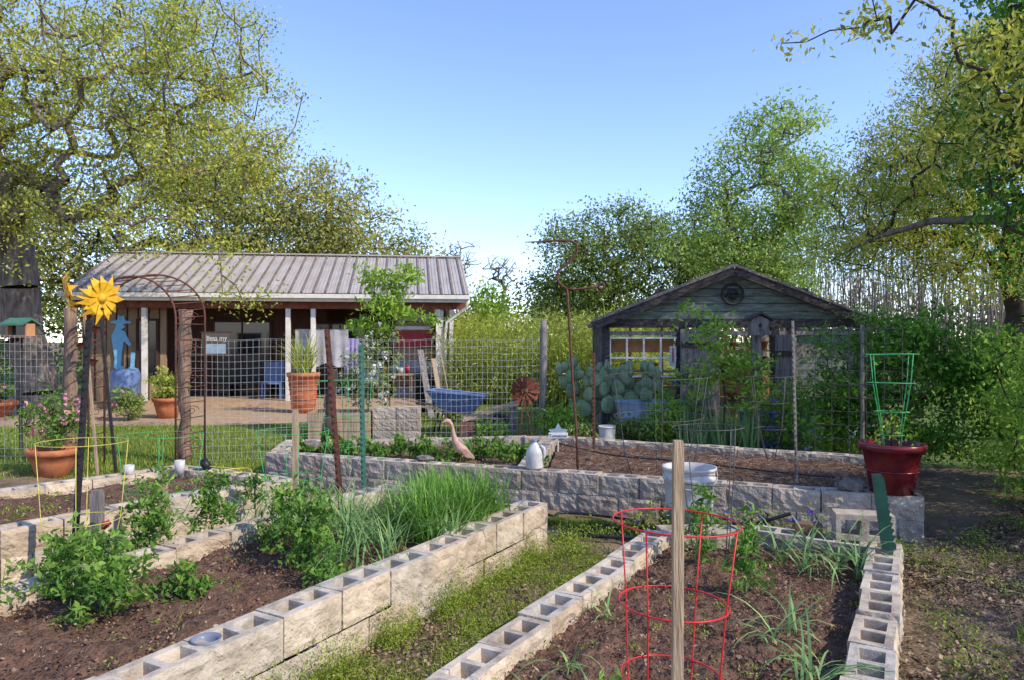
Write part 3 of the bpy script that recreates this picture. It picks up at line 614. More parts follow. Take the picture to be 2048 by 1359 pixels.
# ---------------------------------------------------------------- arch
b=MB()
def hoop(xl,yl,xr,yr,zs,zt):
    P=[(xl,yl,.02)]; n=18
    for i in range(n+1):
        a=math.pi*(1-i/n); t=(1+math.cos(a))/2
        P.append((xl+(xr-xl)*t,yl+(yr-yl)*t,zs+(zt-zs)*math.sin(a)))
    P.append((xr,yr,.02)); b.tube(P,.014,M_rust,6); return P
A=hoop(-5.55,9.5,-4.43,9.55,2.0,2.55); B=hoop(-5.62,10.0,-4.3,10.15,2.05,2.62)
for i in range(1,len(A)-1): b.tube([A[i],B[i]],.007,M_rust,5)
for k in range(9):
    z=.25+k*.21
    for (a,c) in((A[0],B[0]),(A[-1],B[-1])): 
        b.tube([(a[0],a[1],z),(c[0],c[1],z)],.007,M_rust,5)
        if k%2==0:
            m=[(a[0]+(c[0]-a[0])*(.5+.3*math.cos(q)*(1-q/12)),a[1]+(c[1]-a[1])*(.5+.3*math.cos(q)*(1-q/12)),z+.1+.07*math.sin(q)*(1-q/12)) for q in np.linspace(0,9,16)]
            b.tube(m,.005,M_rust,5)
b.make('metal_garden_arch')
# ---------------------------------------------------------------- cages
def cage(name,x,y,z0,rings,m,legs=4,r=.004,ph=.4,foot=.04):
    b=MB(); W=Matrix.Translation((x,y,z0))@Matrix.Rotation(R.uniform(-.04,.04),4,'X')@Matrix.Rotation(R.uniform(-.04,.04),4,'Y')@Matrix.Translation((-x,-y,-z0))
    for z,q in rings: b.ring((x,y,z),q,r,m,36,6,M=W)
    for i in range(legs):
        a=ph+2*math.pi*i/legs; pr=[(x+q*math.cos(a),y+q*math.sin(a),z) for z,q in rings]+[(x+foot*math.cos(a),y+foot*math.sin(a),z0)]
        b.tube(pr,r,m,6,M=W)
    b.make(name)
cage('tomato_cage',.534,2.5,.1,[(1.09,.218),(.81,.188),(.56,.172),(.33,.15)],M_redw,4,.003,ph=.9,foot=.13)
cage('tomato_cage',-2.5,4.2,.3,[(1.13,.235),(.68,.20),(.45,.15)],M_yelw,4,.0022)
cage('tomato_cage',-2.6,5.35,.3,[(1.02,.29),(.62,.24),(.45,.17)],M_grnw,4,.0024)
cage('tomato_cage',-1.6,5.3,.3,[(1.06,.26),(.72,.2),(.45,.15)],M_grnw,4,.0024,ph=.1)
cage('tomato_cage',-1.75,7.7,.3,[(1.3,.28),(.9,.24),(.6,.2)],M_grnw,4,.003,ph=.1)
cage('tomato_cage',1.5,7.4,.3,[(1.36,.52),(.95,.45),(.6,.4)],M_wired,6,.004,foot=.3)
cage('tomato_cage',1.38,5.0,.12,[(1.12,.24),(.75,.21),(.42,.17)],M_wired,4,.0035,foot=.13)
cage('tomato_cage',3.0,8.4,.3,[(1.3,.26),(1.,.22),(.7,.18)],M_wired,4,.004)
cage('tomato_cage',3.30,6.3,.7,[(1.60,.215),(1.35,.19),(1.1,.14),(.9,.1)],M_grnw,4,.004,foot=.08)
# ---------------------------------------------------------------- containers
def pot(b,x,y,z,rb,rt,h,m,rim=.05,rimw=.02,n=32,soil=True):
    b.lathe((x,y,z),[(0,0),(rb,0),(rb+(rt-rb)*.5,h*.5),(rt-.008,h-rim),(rt+rimw*.6,h-rim),(rt+rimw,h-rim*.5),(rt+rimw,h-.004),(rt+rimw-.006,h),(rt-.02,h),(rt-.03,h-.07),(0,h-.07)],m,n)
    if soil: b.disc((x,y,z+h-.06),rt-.025,M_soil)
b=MB(); pot(b,3.30,6.3,.402,.17,.245,.43,M_redglz,.06,.03); b.ring((3.30,6.3,.6),.213,.006,M_redglz); b.make('red_glazed_pot')
b=MB(); pot(b,-5.75,9.1,0.01,.19,.29,.36,M_terra,.08,.02); b.make('terracotta_pot')
b=MB(); pot(b,-4.95,17.2,0.01,.26,.36,.95,M_terra,.1,.03)
for i in range(7): b.ring((-4.95,17.2,.12+i*.11),.275+.012*i,.012,M_terra)
b.make('tall_terracotta_urn')
b=MB(); pot(b,-11.6,16.2,0.01,.28,.5,.34,M_terra,.08,.03); b.make('terracotta_bowl')
b=MB(); pot(b,-7.6,16.,0.01,.2,.3,.45,M_terra,.08,.02); b.make('terracotta_pot')
b=MB(); b.lathe((1.52,6.22,.03),[(0,0),(.185,0),(.2,.3),(.212,.50),(.225,.505),(.225,.53),(.214,.535),(.216,.585),(.232,.59),(.232,.61),(.218,.612),(.21,.56),(.19,.05),(0,.05)],M_plw,36)
b.tube([(1.52+.235*math.cos(a),6.22+.235*math.sin(a)-.0,.6-.12*math.sin(a-math.pi)) for a in np.linspace(math.pi,2*math.pi,14)],.004,M_wire,6); b.make('white_bucket')
b=MB(); b.lathe((.23,7.42,.41),[(0,0),(.082,0),(.09,.02),(.09,.15),(.075,.2),(.04,.245),(.024,.262),(.024,.28)],M_plw,20,sx=1,sy=.9)
b.tube([(.29,7.40,.65),(.325,7.39,.62),(.33,7.39,.55),(.31,7.39,.5)],[.014,.018,.018,.014],M_plw,8)
b.lathe((.23,7.42,.685),[(.027,0),(.029,.02),(0,.022)],M_blue,16); b.make('plastic_milk_jug')
b=MB(); g=[(-.44,7.86,.46),(-.47,7.85,.49),(-.52,7.83,.53),(-.575,7.82,.57),(-.61,7.82,.63),(-.63,7.82,.70),(-.64,7.82,.77),(-.655,7.82,.82),(-.68,7.81,.85),(-.705,7.80,.858),(-.735,7.79,.845),(-.77,7.78,.82)]
b.tube(g,[.006,.03,.052,.055,.038,.024,.019,.019,.026,.025,.012,.004],M_pink,14)
b.tube([(-.54,7.80,.5),(-.56,7.80,.41)],.008,M_rust,6); b.tube([(-.50,7.86,.5),(-.51,7.86,.41)],.008,M_rust,6)
for s in(-1,1): b.lathe((-.695,7.808+s*.026,.858),[(0,-.005),(.006,0),(0,.005)],M_blk,8)
for yy in(7.775,7.87): b.slab([(-.57,.58),(-.48,.54),(-.40,.45),(-.50,.47)],yy,yy+.015,M_pink)
b.make('goose_statue')
b=MB(); c=Vector((.19,10.6,.98)); MW=Matrix.Translation(c)@Matrix.Rotation(.15,4,'Z')
for i in range(12):
    a=2*math.pi*i/12; ca,sa=math.cos(a),math.sin(a); w0,w1=.014,.04
    f=lambda r,t,y:(r*ca-t*sa,y,r*sa+t*ca)
    b.add([f(.05,-w0,-.01),f(.05,w0,.012),f(.21,w1,.03),f(.22,0,.0),f(.21,-w1,-.03)],[(0,1,2,3,4)],M_rustr,M=MW)
b.ring((0,.02,0),.14,.006,M_rustr,24,5,M=MW,axis='Y'); b.lathe((0,0,0),[(0,.03),(.03,.03),(.03,-.03),(0,-.03)],M_rustr,12,M=MW@Matrix.Rotation(math.pi/2,4,'X'))
for dx,dy in((-.14,-.1),(.14,-.1),(-.14,.14),(.14,.14)): b.tube([(c.x,c.y+.03,c.z-.02),(c.x+dx,c.y+dy+.03,.0)],.008,M_rust,6)
for z,w in((.35,.19),(.6,.12)): b.ring((c.x,c.y+.05,z),w*.7,.005,M_rust,4,5)
b.tube([c+Vector((0,.02,0)),c+Vector((.03,.3,0))],.006,M_rust,5); b.make('windmill_ornament')
b=MB(); 
K=[(.68,7.45,.30),(.66,7.45,.8),(.62,7.45,1.35),(.575,7.45,2.1),(.565,7.45,2.24),(.49,7.45,2.29),(.455,7.45,2.36),(.48,7.45,2.43),(.55,7.45,2.48),(.62,7.45,2.55),(.67,7.45,2.63),(.665,7.45,2.70),(.60,7.45,2.735),(.49,7.45,2.74),(.38,7.45,2.73),(.30,7.45,2.725),(.13,7.45,2.72)]
b.tube(K,[.013]*12+[.012,.012,.012,.009,.004],M_rust,8); b.tube([(.565,7.45,2.24),(.64,7.45,2.235),(.78,7.45,2.25),(.88,7.45,2.27)],.011,M_rust,8)
b.ring((.92,7.45,2.27),.03,.01,M_rust,16,6,axis='Y'); b.tube([(.30,7.45,2.725),(.4,7.45,2.68),(.5,7.45,2.69)],.006,M_rust,6); b.make('iron_heron_garden_stake')
def flower(b,c,r,m,yaw,n=11,tilt=0):
    M=Matrix.Translation(c)@Matrix.Rotation(yaw,4,'Z')@Matrix.Rotation(tilt,4,'X')
    for k in range(2):
        for i in range(n):
            a=2*math.pi*(i+.5*k)/n; ca,sa=math.cos(a),math.sin(a); q=r*(1-.15*k)*R.uniform(.85,1.08); cu=R.uniform(-.02,.09)
            f=lambda rr,t,y:(rr*ca-t*sa,y,rr*sa+t*ca)
            b.add([f(r*.15,-r*.05,.02*k),f(r*.6,-r*.13,-.03+.02*k),f(q,0,cu+.02*k),f(r*.6,r*.13,-.03+.02*k),f(r*.15,r*.05,.02*k)],[(0,1,2,3,4)],m,M=M)
    b.lathe((0,0,0),[(0,.05),(r*.14,.04),(r*.19,0),(r*.14,-.03)],M_yel,16,M=M@Matrix.Rotation(math.pi/2,4,'X'))
b=MB(); flower(b,(-5.5,9.0,2.29),.34,M_yel,-.95,tilt=.2); flower(b,(-5.15,9.1,2.24),.34,M_yel,1.25,tilt=.15)
b.beam((-5.02,9.2,0),(-5.2,9.1,2.35),.03,.03,M_iron); b.tube([(-5.12,9.1,2.1),(-5.5,9.05,2.2)],.012,M_iron,6); b.make('metal_sunflower_ornament')
b=MB(); b.beam((-5.14,9.0,0),(-5.30,8.95,2.3),.026,.026,M_stake); b.make('wooden_pole')
b=MB()
for i,(x,z) in enumerate(((-5.42,2.0),(-5.3,1.85),(-5.45,1.65),(-5.35,1.45),(-5.42,1.25))):
    b.add([(x-.09,9.2,z),(x,9.15,z+.05),(x+.1,9.2,z+.02),(x+.02,9.22,z-.06)],[(0,1,2,3)],M_rustr)
b.tube([(-5.38,9.2,0),(-5.36,9.2,2.05)],.008,M_rust,6); b.make('rusted_leaf_spinner')
b=MB(); x,y,z=-7.45,11.0,1.76
b.box((x,y,z),(.34,.28,.03),M_log); 
for s in(-1,1): b.box((x+s*.14,y,z+.1),(.02,.2,.2),M_orng)
b.box((x,y,z+.09),(.24,.02,.15),M_glass); b.slab([(-.22,.17),(0,.26),(.22,.17),(.22,.2),(0,.29),(-.22,.2)],-.17,.17,M_grnp,M=Matrix.Translation((x,y,z))@Matrix.Rotation(math.pi/2,4,'Z'))
b.beam((x,y,0),(x,y,z),.035,.035,M_iron); b.make('bird_feeder')
b=MB(); x,y=3.52,10.45; b.tube([(x,y,0),(x-.02,y,.5),(x+.015,y,1.1),(x,y,2.0)],[.09,.08,.075,.06],M_grey,10)
b.slab([(-.12,1.78),(.12,1.78),(.12,2.0),(0,2.06),(-.12,2.0)],-.09,.09,M_grey,M=Matrix.Translation((x-.03,y-.17,0)))
b.slab([(-.17,1.99),(0,2.08),(.17,1.99),(.17,2.02),(0,2.11),(-.17,2.02)],-.14,.12,M_char,M=Matrix.Translation((x-.03,y-.17,0)))
b.lathe((0,0,0),[(0,0),(.025,0),(.025,.004)],M_blk,14,M=Matrix.Translation((x-.03,y-.262,1.92))@Matrix.Rotation(math.pi/2,4,'X')); b.tube([(x-.03,y-.26,1.85),(x-.03,y-.32,1.85)],.006,M_grey,6); b.make('birdhouse_on_post')
b=MB(); WB=Matrix.Translation((-.95,13.2,.0))@Matrix.Rotation(-.1,4,'Z')
tp=[(-.55,-.36,.82),(.5,-.32,.72),(.5,.32,.72),(-.55,.36,.82)]; bt=[(-.3,-.2,.42),(.25,-.2,.42),(.25,.2,.42),(-.3,.2,.42)]
b.add(tp+bt,[(0,4,5,1),(1,5,6,2),(2,6,7,3),(3,7,4,0),(4,7,6,5)],M_blue,M=WB)
b.tube(tp+[tp[0]],.014,M_blue,6,M=WB)
for s in(-1,1): b.beam((.75,s*.1,.3),(-1.15,s*.3,.62),.04,.04,M_stake,M=WB); b.beam((-.35,s*.22,.42),(-.45,s*.25,.0),.03,.03,M_blk,M=WB)
b.ring((.75,0,.2),.16,.05,M_blk,24,8,M=WB,axis='Y'); b.tube([(.75,-.12,.2),(.75,.12,.2)],.015,M_iron,6,M=WB); o=b.make('wheelbarrow')
t=text('Jarvison JR',(0,0,0),.085,M_cloth,-.1); t.parent=o; t.location=Vector((-.95,12.84,.64))-o.location; t.rotation_euler=(math.radians(70),0,-.1)
b=MB(); b.lathe((-2.0,16.8,0),[(0,0),(.22,0),(.28,.85),(.3,.85),(.3,.9),(.15,1.0),(0,1.02)],M_blk,20,sx=1,sy=1); b.make('trash_can')
b=MB(); b.lathe((-9.7,18.2,0.13),[(0,0),(.3,0),(.34,.2),(.34,.75),(.3,.85),(.27,.87),(0,.88)],M_blue,22); b.make('blue_plastic_barrel')
def tub(name,x,y,rx,ry,h,m,rz=0):
    b=MB(); M=Matrix.Translation((x,y,0))@Matrix.Rotation(rz,4,'Z'); b.lathe((0,0,0),[(0,.02),(.88,.02),(.93,h*.3),(.91,h*.33),(.97,h*.65),(.95,h*.68),(1,h),(1.03,h+.01),(1.03,h-.02),(.97,h-.02),(.93,h-.1),(0,h-.1)],m,40,M=M,sx=rx,sy=ry); b.lathe((0,0,h-.09),[(0,0),(.93,0)],M_soil,40,M=M,sx=rx,sy=ry); return b.make(name)
tub('galvanized_stock_tank',2.15,11.2,.55,.3,.78,M_ltblue); tub('blue_tub',4.0,11.0,.55,.4,.66,M_blue); tub('galvanized_stock_tank',5.3,12.,.6,.4,.75,M_ltblue); tub('white_bucket',1.35,10.3,.12,.12,.5,M_plw)
b=MB()
for s in(-1,1):
    for k in range(3): b.box((-2.9,12.4+s*.3,.12+k*.16),(1.0,.04,.15),M_stake)
for s in(-1,1):
    for k in range(3): b.box((-2.9+s*.5,12.4,.12+k*.16),(.04,.56,.15),M_stake)
b.box((-2.9,12.4,.45),(.94,.54,.02),M_soil); b.make('wooden_planter_box')
b=MB()
for k in range(3):
    for i in range(2): block(b,Matrix.Translation((-2.15+i*.4,12.3,.6-.2*k))@Matrix.Rotation(R.gauss(0,.02),4,'Z'),M_blockg,M_btop,hol=(k==0),seed=R.random()*50)
b.make('concrete_block_stack')
b=MB()
for s in range(3): b.beam((-.8,11.7+s*.09,.42+.02*s),(.1,12.0+s*.09,.66+.02*s),.07,.03,M_stake)
b.box((-.72,11.8,.2),(.25,.3,.4),M_brick); b.box((.02,12.05,.3),(.12,.3,.6),M_grey); b.make('lumber_planks')
b=MB(); b.beam((-1.75,15.8,0.02),(-2.1,16.6,1.5),.14,.03,M_grey); b.beam((-1.5,15.8,0.02),(-1.8,16.6,1.3),.1,.03,M_stake); b.make('leaning_boards')
b=MB(); b.tube([(-1.3,16,0.02),(-1.75,16.8,1.9)],.015,M_stake,6); b.box((-1.3,16,.1),(.3,.03,.12),M_iron); b.make('garden_rake')
b=MB(); MC=Matrix.Translation((2.62,5.42,.245))@Matrix.Rotation(math.radians(-14),4,'Z')@Matrix.Rotation(math.radians(90),4,'X')@Matrix.Translation((0,.095,.1))
def openblock(b,M,L=.40,H=.19,W=.19):
    xs=[-L/2,-.165,-.025,.025,.165,L/2]; ys=[-H/2,-.055,.055,H/2]; mt=M_btop[1]
    for zz,rev in((0,False),(-W,True)):
        vs=[(x,y,zz) for y in ys for x in xs]; fs=[]
        for j in range(3):
            for i in range(5):
                if j==1 and i in(1,3): continue
                q=(j*6+i,j*6+i+1,(j+1)*6+i+1,(j+1)*6+i); fs.append(q[::-1] if rev else q)
        b.add(vs,fs,mt,M=M)
    for q in([(-L/2,-H/2),(L/2,-H/2),(L/2,H/2),(-L/2,H/2)],[(-.165,-.055),(-.025,-.055),(-.025,.055),(-.165,.055)],[(.025,-.055),(.165,-.055),(.165,.055),(.025,.055)]):
        b.add([(x,y,0) for x,y in q]+[(x,y,-W) for x,y in q],[(i,(i+1)%4,(i+1)%4+4,i+4) for i in range(4)],mt,M=M)
openblock(b,MC); b.make('concrete_block')
b=MB(); b.box((2.27,5.55,.285),(.19,.1,.075),M_brick,rz=-.3); b.make('red_brick')
b=MB(); pts=[(0,0),(.09,0),(.095,.04)]
for i in range(10): z=.06+i*.045; pts+=[(.075+.0*i,z),(.10-.003*i,z+.035)]
pts+=[(.06,.53),(.0,.535)]
b.slab([(x-.05,z) for x,z in pts],-.012,.012,M_teal,M=Matrix.Translation((2.63,5.05,.26))@Matrix.Rotation(-.25,4,'Z')@Matrix.Rotation(math.radians(-7),4,'Y')); b.make('green_lawn_edging_strip')
def rock(name,c,r):
    V=[];n=14;m=8
    for j in range(m+1):
        for i in range(n):
            t=math.pi*j/m;a=2*math.pi*i/n; d=Vector((math.sin(t)*math.cos(a),math.sin(t)*math.sin(a),math.cos(t))); q=1+.45*noise.noise(d*1.7+Vector(c))
            V.append((c[0]+d.x*r[0]*q,c[1]+d.y*r[1]*q,c[2]+d.z*r[2]*q))
    F=[(j*n+i,j*n+(i+1)%n,(j+1)*n+(i+1)%n,(j+1)*n+i) for j in range(m) for i in range(n)]
    b=MB(); b.add(V,F,M_rock,False); b.make(name)
rock('rock',(2.98,6.38,.45),(.12,.09,.06)); rock('rock',(-.95,7.95,.43),(.1,.08,.035)); rock('rock',(-2.5,9.0,.42),(.14,.1,.06)); rock('rock',(-2.9,8.2,.1),(.2,.15,.1))
b=MB(); b.lathe((-1.345,3.19,.405),[(.025,-.13),(.05,-.01),(.062,.008),(.066,.006),(.052,-.02),(.03,-.14)],M_gpipe,28); b.lathe((-1.345,3.19,.405),[(.03,-.06),(0,-.06)],M_btop[0],28); b.make('grey_plastic_cup')
b=MB(); b.lathe((-3.75,7.1,.40),[(.0,0),(.045,0),(.05,.1),(.04,.1),(.035,.02)],M_plw,20); b.make('white_plastic_cup')
b=MB(); b.lathe((-3.3,7.2,.40),[(.0,0),(.045,0),(.05,.13),(.04,.13),(.035,.02)],M_plw,20); b.make('white_plastic_cup')
b=MB(); b.tube([(-3.05,7.3,.42),(-3.12,7.3,.52)],.045,M_blk,14); b.make('black_drain_pipe')
def coil(name,pts,m,r,sub=8):
    b=MB(); P=[Vector(p) for p in pts]; Q=[]
    for i in range(len(P)-1):
        p0=P[max(i-1,0)];p1=P[i];p2=P[i+1];p3=P[min(i+2,len(P)-1)]
        for k in range(sub):
            t=k/sub; Q.append(.5*((2*p1)+(p2-p0)*t+(2*p0-5*p1+4*p2-p3)*t*t+(3*p1-p0-3*p2+p3)*t**3))
    Q.append(P[-1]); b.tube(Q,r,m,8); b.make(name)
coil('garden_hose',[(.35,6.9,.06),(.7,6.5,.06),(1.2,6.35,.07),(1.1,6.7,.06),(.5,6.95,.07),(.45,6.6,.06),(1.0,6.2,.06),(1.35,5.95,.06),(.6,6.3,.06),(.5,6.2,.06),(1.2,5.9,.1)],M_blk,.014)
coil('black_drip_tube',[(1.75,5.75,.27),(1.85,5.6,.30),(1.95,5.5,.36),(2.1,5.45,.42)],M_blk,.014)
coil('drip_hose',[(-3.0,7.2,.47),(-2.7,7.1,.46),(-2.6,6.9,.46),(-2.9,6.9,.46),(-2.6,7.1,.47),(-2.4,6.7,.46)],M_yelw,.006)
coil('drip_hose',[(.6,9.6,.36),(1.2,8.6,.36),(1.9,8.1,.37),(2.6,7.6,.36),(3.2,7.2,.36)],M_blk,.009)
e=empty('star_plant_marker',(.58,9.1,.3)); b=MB(); st=[]
for i in range(10):
    a=math.pi/2+i*math.pi/5; q=.13 if i%2==0 else .065; st.append((.58+q*math.cos(a),.56+q*math.sin(a)))
b.slab(st,9.10,9.112,M_ltblue); b.box((.58,9.09,.53),(.24,.012,.07),M_white); b.beam((.58,9.11,.3),(.58,9.11,.55),.015,.01,M_white); b.make('star',e)
text('Tomatoes',(.58,9.08,.51),.055,M_blue,0,e)
e=empty('garden_cart',(5.6,10.9,0)); b=MB(); b.box((5.6,10.9,.75),(.9,.5,.35),M_blk); b.beam((6.,10.9,.85),(6.5,10.7,1.05),.04,.04,M_iron)
for s in(-1,1):
    b.ring((5.6+s*.3,10.62,.28),.22,.05,M_blk,24,8,axis='Y'); b.box((5.6+s*.3,10.8,.42),(.05,.3,.35),M_iron)
b.box((5.6,10.9,.94),(.96,.56,.04),M_iron); b.make('body',e); text('300',(5.6,10.64,.72),.14,M_white,0,e)
b=MB()
def pad(c,az,tilt,w,h,dep):
    M=Matrix.Translation(c)@Matrix.Rotation(az,4,'Z')@Matrix.Rotation(tilt,4,'Y')
    n=16;m=6;V=[]
    for j in range(m+1):
        for i in range(n):
            t=math.pi*j/m;a=2*math.pi*i/n; V.append((w*math.sin(t)*math.cos(a),.022*math.cos(t),h*(1+math.sin(t)*math.sin(a)*(1+.15*math.sin(a)))))
    b.add(V,[(j*n+i,j*n+(i+1)%n,(j+1)*n+(i+1)%n,(j+1)*n+i) for j in range(m) for i in range(n)],M_cact,True,M=M)
    if dep>0:
        for k in range(R.choice((1,1,2,2))):
            a=R.uniform(-.9,.9); p=M@Vector((w*.85*math.sin(a),0,h*(1+.95*math.cos(a)))); pad(p,az+R.uniform(-.8,.8),tilt*.5+a*.7,w*R.uniform(.7,.95),h*R.uniform(.75,.95),dep-1)
for i in range(9): pad((1.0+i*.17,11.6+R.uniform(-.2,.2),.42+R.uniform(0,.2)),R.uniform(-.9,.7),R.uniform(-.5,.5),.135,.15,3)
b.make('prickly_pear_cactus')
# ---------------------------------------------------------------- plants
def tomato(x,y,z,h,w,n,lf=19,ls=.046):
    tree('tomato_plant',[(x,y,z-.02),(x,y,z+h*.25),(x,y,z+h*.5)],[(x,y,z+h*.35,w,w,h*.35),(x,y,z+h*.72,w*.62,w*.62,h*.36)],n,lf,ls,L_tom,M_stem,Rt=.009,sig=.032,seg=.07,jit=.2,tip=.003,asp=.42,down=.6,pw=.7)
for a in((-2.1,3.75,.3,.46,.28,74),(-2.45,3.95,.3,.40,.24,54),(-2.35,4.75,.3,.60,.2,56),(-2.15,5.2,.3,.54,.18,44),(-1.28,4.55,.3,.56,.24,68),(-1.55,4.95,.3,.42,.2,38),(-2.6,4.45,.3,.26,.18,30),(-2.2,6.2,.3,.3,.15,20),(-1.8,4.0,.3,.2,.14,18),(-2.75,3.6,.3,.34,.22,44),(-1.05,4.2,.3,.25,.15,22)): tomato(*a)
for a in((.42,2.75,.13,.38,.12,14),(1.45,4.5,.13,.55,.13,24),(1.3,5.1,.13,.5,.12,18),(1.45,5.4,.13,.6,.16,24),(.5,2.1,.13,.22,.1,16),(1.75,5.3,.13,.3,.12,10)): tomato(*a,lf=13,ls=.05)
for i in range(26): tomato(-2.6+i*.115,9.05-.03*i+R.uniform(-.3,.3),.32,.24,.12,9,14,.07)
def tuft(P,z,n,L,w,m,name,lean=(0,.6),curl=(.3,1.3),sp=.02):
    P=np.repeat(np.array(P,float),n,0)+rng.normal(size=(len(P)*n,2))*sp
    blades(name,xyz(P,z),L,w,m,lean,curl,6)
tuft(inquad([(-.55,4.95),(-.05,5.7),(-.55,6.0),(-.95,5.2)],60),.31,38,.42,.009,L_chi,'garlic_chives',(0,.5),(.1,1.7),.045)
tuft(inquad([(-1.0,4.2),(-.35,5.1),(-1.1,5.9),(-1.7,5.0)],60),.31,9,.45,.010,L_oni,'onion_plants',(.05,.7),(.3,2.2))
tuft(inquad([(-2.0,5.2),(-1.4,6.2),(-1.6,6.4),(-2.3,5.4)],14),.31,7,.36,.010,L_oni,'onion_plants',(.05,.7),(.3,1.9))
tuft([(1.9,5.15),(2.0,4.95),(2.15,5.2),(2.3,5.1),(2.42,5.0),(2.2,4.9),(1.75,5.3),(2.3,4.8)],.14,13,.46,.013,L_oni,'onion_plants',(.1,.9),(.8,2.6))
tuft([(1.35,3.75),(1.42,3.4),(1.3,3.2),(1.5,3.9),(1.12,2.9)],.14,11,.48,.012,L_oni,'onion_plants',(.1,1.),(1.,3.2))
tuft([(.1,3.2),(.25,3.45),(-.1,2.6),(.55,4.1),(.0,2.4)],.14,6,.32,.011,L_oni,'onion_plants',(.1,1.),(.8,2.8))
tuft(inquad([(-5.2,2.9),(-4.2,4.3),(-4.3,4.5),(-5.3,3.2)],5),.33,18,.3,.008,L_grs,'grass_tuft')
tuft([(-3.05,4.0),(-3.15,3.9),(-2.95,4.15),(-2.5,4.95)],.05,24,.40,.007,L_grs,'grass_tuft',(0,.5),(.2,1.))
tuft(inquad([(3.0,2.0),(6,2.0),(6.5,7.5),(3.8,5.5)],46),.04,26,.16,.006,L_grs,'grass_tuft',(0,.8),(.3,1.4),.03)
tuft([(-4.95,17.2)],.9,160,1.0,.03,L_bam,'ornamental_grass',(0,.6),(.3,1.6),.1)
tuft(inquad([(2.4,10.3),(3.4,10.0),(3.5,10.5),(2.4,10.8)],16),.0,20,.75,.035,L_oni,'iris_plants',(0,.35),(.05,.5),.05)
def grass(name,q,n,L,w,m,z=.01,cl=None,dens=1.3):
    P=inquad(q,n)
    v=np.array([noise.noise(Vector((p[0]*dens,p[1]*dens,3.))) for p in P]); P=P[v>rng.normal(-9 if cl is None else cl,.08,n)]
    blades(name,xyz(P,z),L,w,m,(0,.7),(.2,1.2),2)
grass('lawn_grass',[(-9.5,8.8),(-2.7,8.9),(-3.2,14.6),(-13,14.2)],46000,.07,.008,L_grs)
grass('lawn_grass',[(-2.6,10.8),(7,10.8),(9,18.),(-3.0,18)],34000,.09,.012,L_grs)
grass('path_grass',qM,18000,.06,.0035,L_grs,.02,-.05,2.4)
grass('path_grass',[(-3.8,3.2),(-3.4,3.2),(-1.2,7.2),(-2.0,7.2)],10000,.10,.005,L_grs,.02)
grass('path_grass',[(1.3,1.0),(6.5,1.0),(7,9.),(3.6,5.6)],28000,.09,.0045,L_grs,.03,.05,1.1)
grass('path_grass',[(-2.9,7.4),(3.2,5.9),(2.2,6.2),(-1.4,7.0)],9000,.1,.006,L_grs,.02)
def weeds(name,q,n,per,sp,ls,m,z,cl=-9,dens=1.5,hs=.6):
    P=inquad(q,n); v=np.array([noise.noise(Vector((p[0]*dens,p[1]*dens,7.))) for p in P]); P=P[v>rng.normal(cl,.1,n)]
    C=np.repeat(P,per,0)+rng.normal(size=(len(P)*per,2))*sp; k=len(C)
    leaves(name,xyz(C,z+np.abs(rng.normal(0,sp*hs,k))),ls,m,np.repeat(rng.uniform(.2,.8,len(P)),per)+rng.normal(0,.15,k),asp=.35,flat=.6)
weeds('path_weeds',qM,1500,46,.04,.015,L_wed,.035,-.12,3.)
weeds('path_weeds',[(-2.03,1.8),(-1.85,1.8),(.32,5.6),(.13,5.6)],420,64,.038,.017,L_wed,.03,-.2,3.,2.4)
weeds('path_weeds',[(-1.3,1.8),(-1.2,1.8),(1.0,5.6),(.85,5.6)],240,54,.03,.017,L_wed,.03,-.1,3.,1.8)
weeds('path_weeds',[(.3,5.6),(1.1,5.6),(2.4,6.2),(.4,6.8)],200,44,.05,.026,L_wed,.03,-.1,1.5,1.)
weeds('bed_weeds',qR,80,16,.03,.022,L_wed,.15); weeds('bed_weeds',qC,60,14,.03,.022,L_wed,.32); weeds('bed_weeds',qL,110,14,.03,.03,L_wed,.36)
weeds('path_weeds',[(1.5,2.2),(5.5,2.2),(6,8.),(3.1,5.6)],620,34,.06,.024,L_wed,.04,.03,1.5,.8)
weeds('wall_plants',[(.5,6.2),(3.2,5.6),(3.3,5.9),(.7,6.5)],40,50,.06,.03,L_wed,.05)
def bush(name,x,y,z,blobs,n,lf,ls,lm,fl=None,fn=0,fs=.04,bm=None):
    e=tree(name,[(x,y,z),(x,y,z+.2)],blobs,n,lf,ls,lm,bm or M_barkd,Rt=.015,sig=.07,seg=.15,tip=.003)
    if fl:
        T=sample_blobs(blobs,fn,.3); C=np.repeat(T,9,0)+rng.normal(size=(fn*9,3))*fs*.35; leaves('blossoms',C,fs,fl,rng.uniform(0,1,len(C)),e,asp=.8)
bush('rose_bush',-5.75,9.1,.3,[(-5.75,9.1,.75,.36,.3,.38)],60,26,.05,L_tom,L_pnk,26,.05)
bush('flowering_shrub',-2.5,12.6,.4,[(-2.5,12.6,1.1,.6,.4,.6),(-2.3,12.6,1.7,.3,.3,.3)],110,26,.06,L_mid,L_whp,90,.05)
tree('elderberry_sapling',[(-2.15,12.8,.3),(-2.2,12.8,1.2),(-2.1,12.8,2.0)],[(-2.2,12.8,2.4,.5,.4,.6),(-1.8,12.8,2.95,.3,.3,.3),(-2.5,12.8,2.8,.2,.2,.25),(-1.6,12.8,2.1,.35,.3,.2),(-2.6,12.8,1.9,.25,.3,.2)],85,28,.11,L_brt,M_barkd,Rt=.02,sig=.09,seg=.25,tip=.004,asp=.32,down=.5)
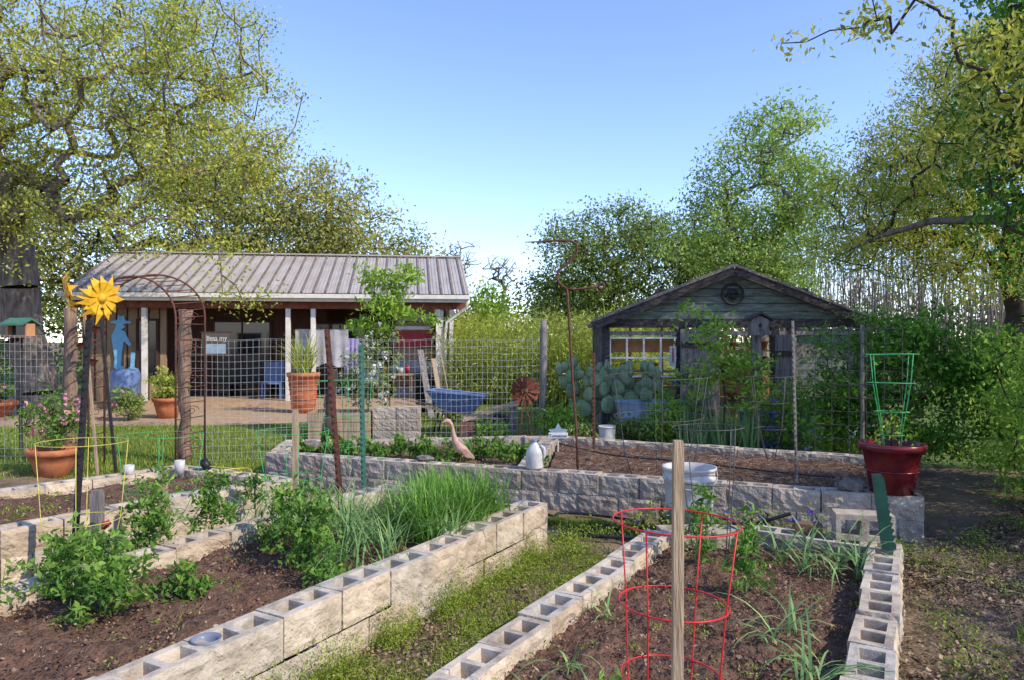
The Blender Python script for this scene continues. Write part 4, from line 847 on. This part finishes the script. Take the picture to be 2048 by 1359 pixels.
tree('sapling',[(2.95,10.2,.1),(3.0,10.2,.9),(2.95,10.2,1.3)],[(2.9,10.2,1.5,.5,.3,.75),(2.5,10.2,2.1,.25,.25,.3),(3.3,10.2,1.1,.4,.3,.5)],80,22,.08,L_brt,M_barkd,Rt=.015,sig=.09,seg=.2,tip=.003)
for (x,y,r,h,m,fl) in((.75,11.,.3,.8,L_brt,None),(1.0,10.5,.25,.5,L_mid,L_whp),(1.75,10.7,.35,.6,L_mid,None),(2.3,10.6,.35,.8,L_brt,None),(2.6,11.1,.35,1.2,L_brt,L_prp),(3.9,10.6,.45,.9,L_brt,L_prp),(4.3,11.1,.4,1.1,L_brt,None),(4.3,9.6,.3,1.0,L_brt,None),(-.3,11.5,.2,.4,L_brt,L_pnk),(-8.2,15.5,.4,.7,L_mid,L_pnk),(-1.2,15,.35,.6,L_mid,None)):
    bush('garden_bush',x,y,0,[(x,y,h*.55,r,r*.8,h*.5)],60,26,.07,m,fl,16,.05)
bush('potted_herb',-7.6,16,.4,[(-7.6,16,.75,.4,.3,.4)],40,26,.09,L_bam)
bush('potted_succulent',-11.6,16.2,.2,[(-11.6,16.2,.55,.4,.3,.2)],30,20,.12,L_tom,L_pnk,14,.1)
bush('potted_tomato',3.3,6.3,.75,[(3.3,6.3,.95,.15,.12,.2)],14,10,.04,L_brt)
for i in range(9):
    x=1.1+i*.17; y=6.15-.03*i+R.uniform(-.1,.1); bush('bluebonnet',x,y,.03,[(x,y,.2,.06,.05,.14)],8,14,.035,L_wed,L_prp,4,.03)
# ---------------------------------------------------------------- light, sky, camera
sd=Vector((.86,-.5,0)).normalized(); el=math.radians(38); sv=Vector((sd.x*math.cos(el),sd.y*math.cos(el),math.sin(el)))
l=bpy.data.lights.new('sun','SUN'); l.energy=5.0; l.angle=math.radians(.5); l.color=(1,.92,.79); o=bpy.data.objects.new('sun',l); SC.collection.objects.link(o); o.rotation_euler=sv.to_track_quat('Z','Y').to_euler(); o.location=(20,-6,18)
w=bpy.data.worlds.new('World'); SC.world=w; w.use_nodes=True; nt=w.node_tree; bg=nt.nodes['Background']; s=nt.nodes.new('ShaderNodeTexSky'); s.sky_type='NISHITA'; s.sun_disc=False; s.sun_elevation=el; s.sun_rotation=math.atan2(sd.x,sd.y); s.air_density=1.; s.dust_density=.05; s.ozone_density=1.4
vm=nt.nodes.new('ShaderNodeVectorMath'); vm.operation='MULTIPLY'; vm.inputs[1].default_value=(1.6,1.65,2.15)
nt.links.new(s.outputs[0],vm.inputs[0]); nt.links.new(vm.outputs[0],bg.inputs[0]); bg.inputs[1].default_value=.15
c=bpy.data.cameras.new('camera'); c.lens=25.49; c.sensor_width=36; c.clip_end=2000; c.clip_start=.05; o=bpy.data.objects.new('camera',c); SC.collection.objects.link(o); o.location=(0,0,1.72); o.rotation_euler=(math.pi/2,0,0); SC.camera=o
SC.view_settings.view_transform='Standard'; SC.view_settings.look='None'; SC.view_settings.exposure=0
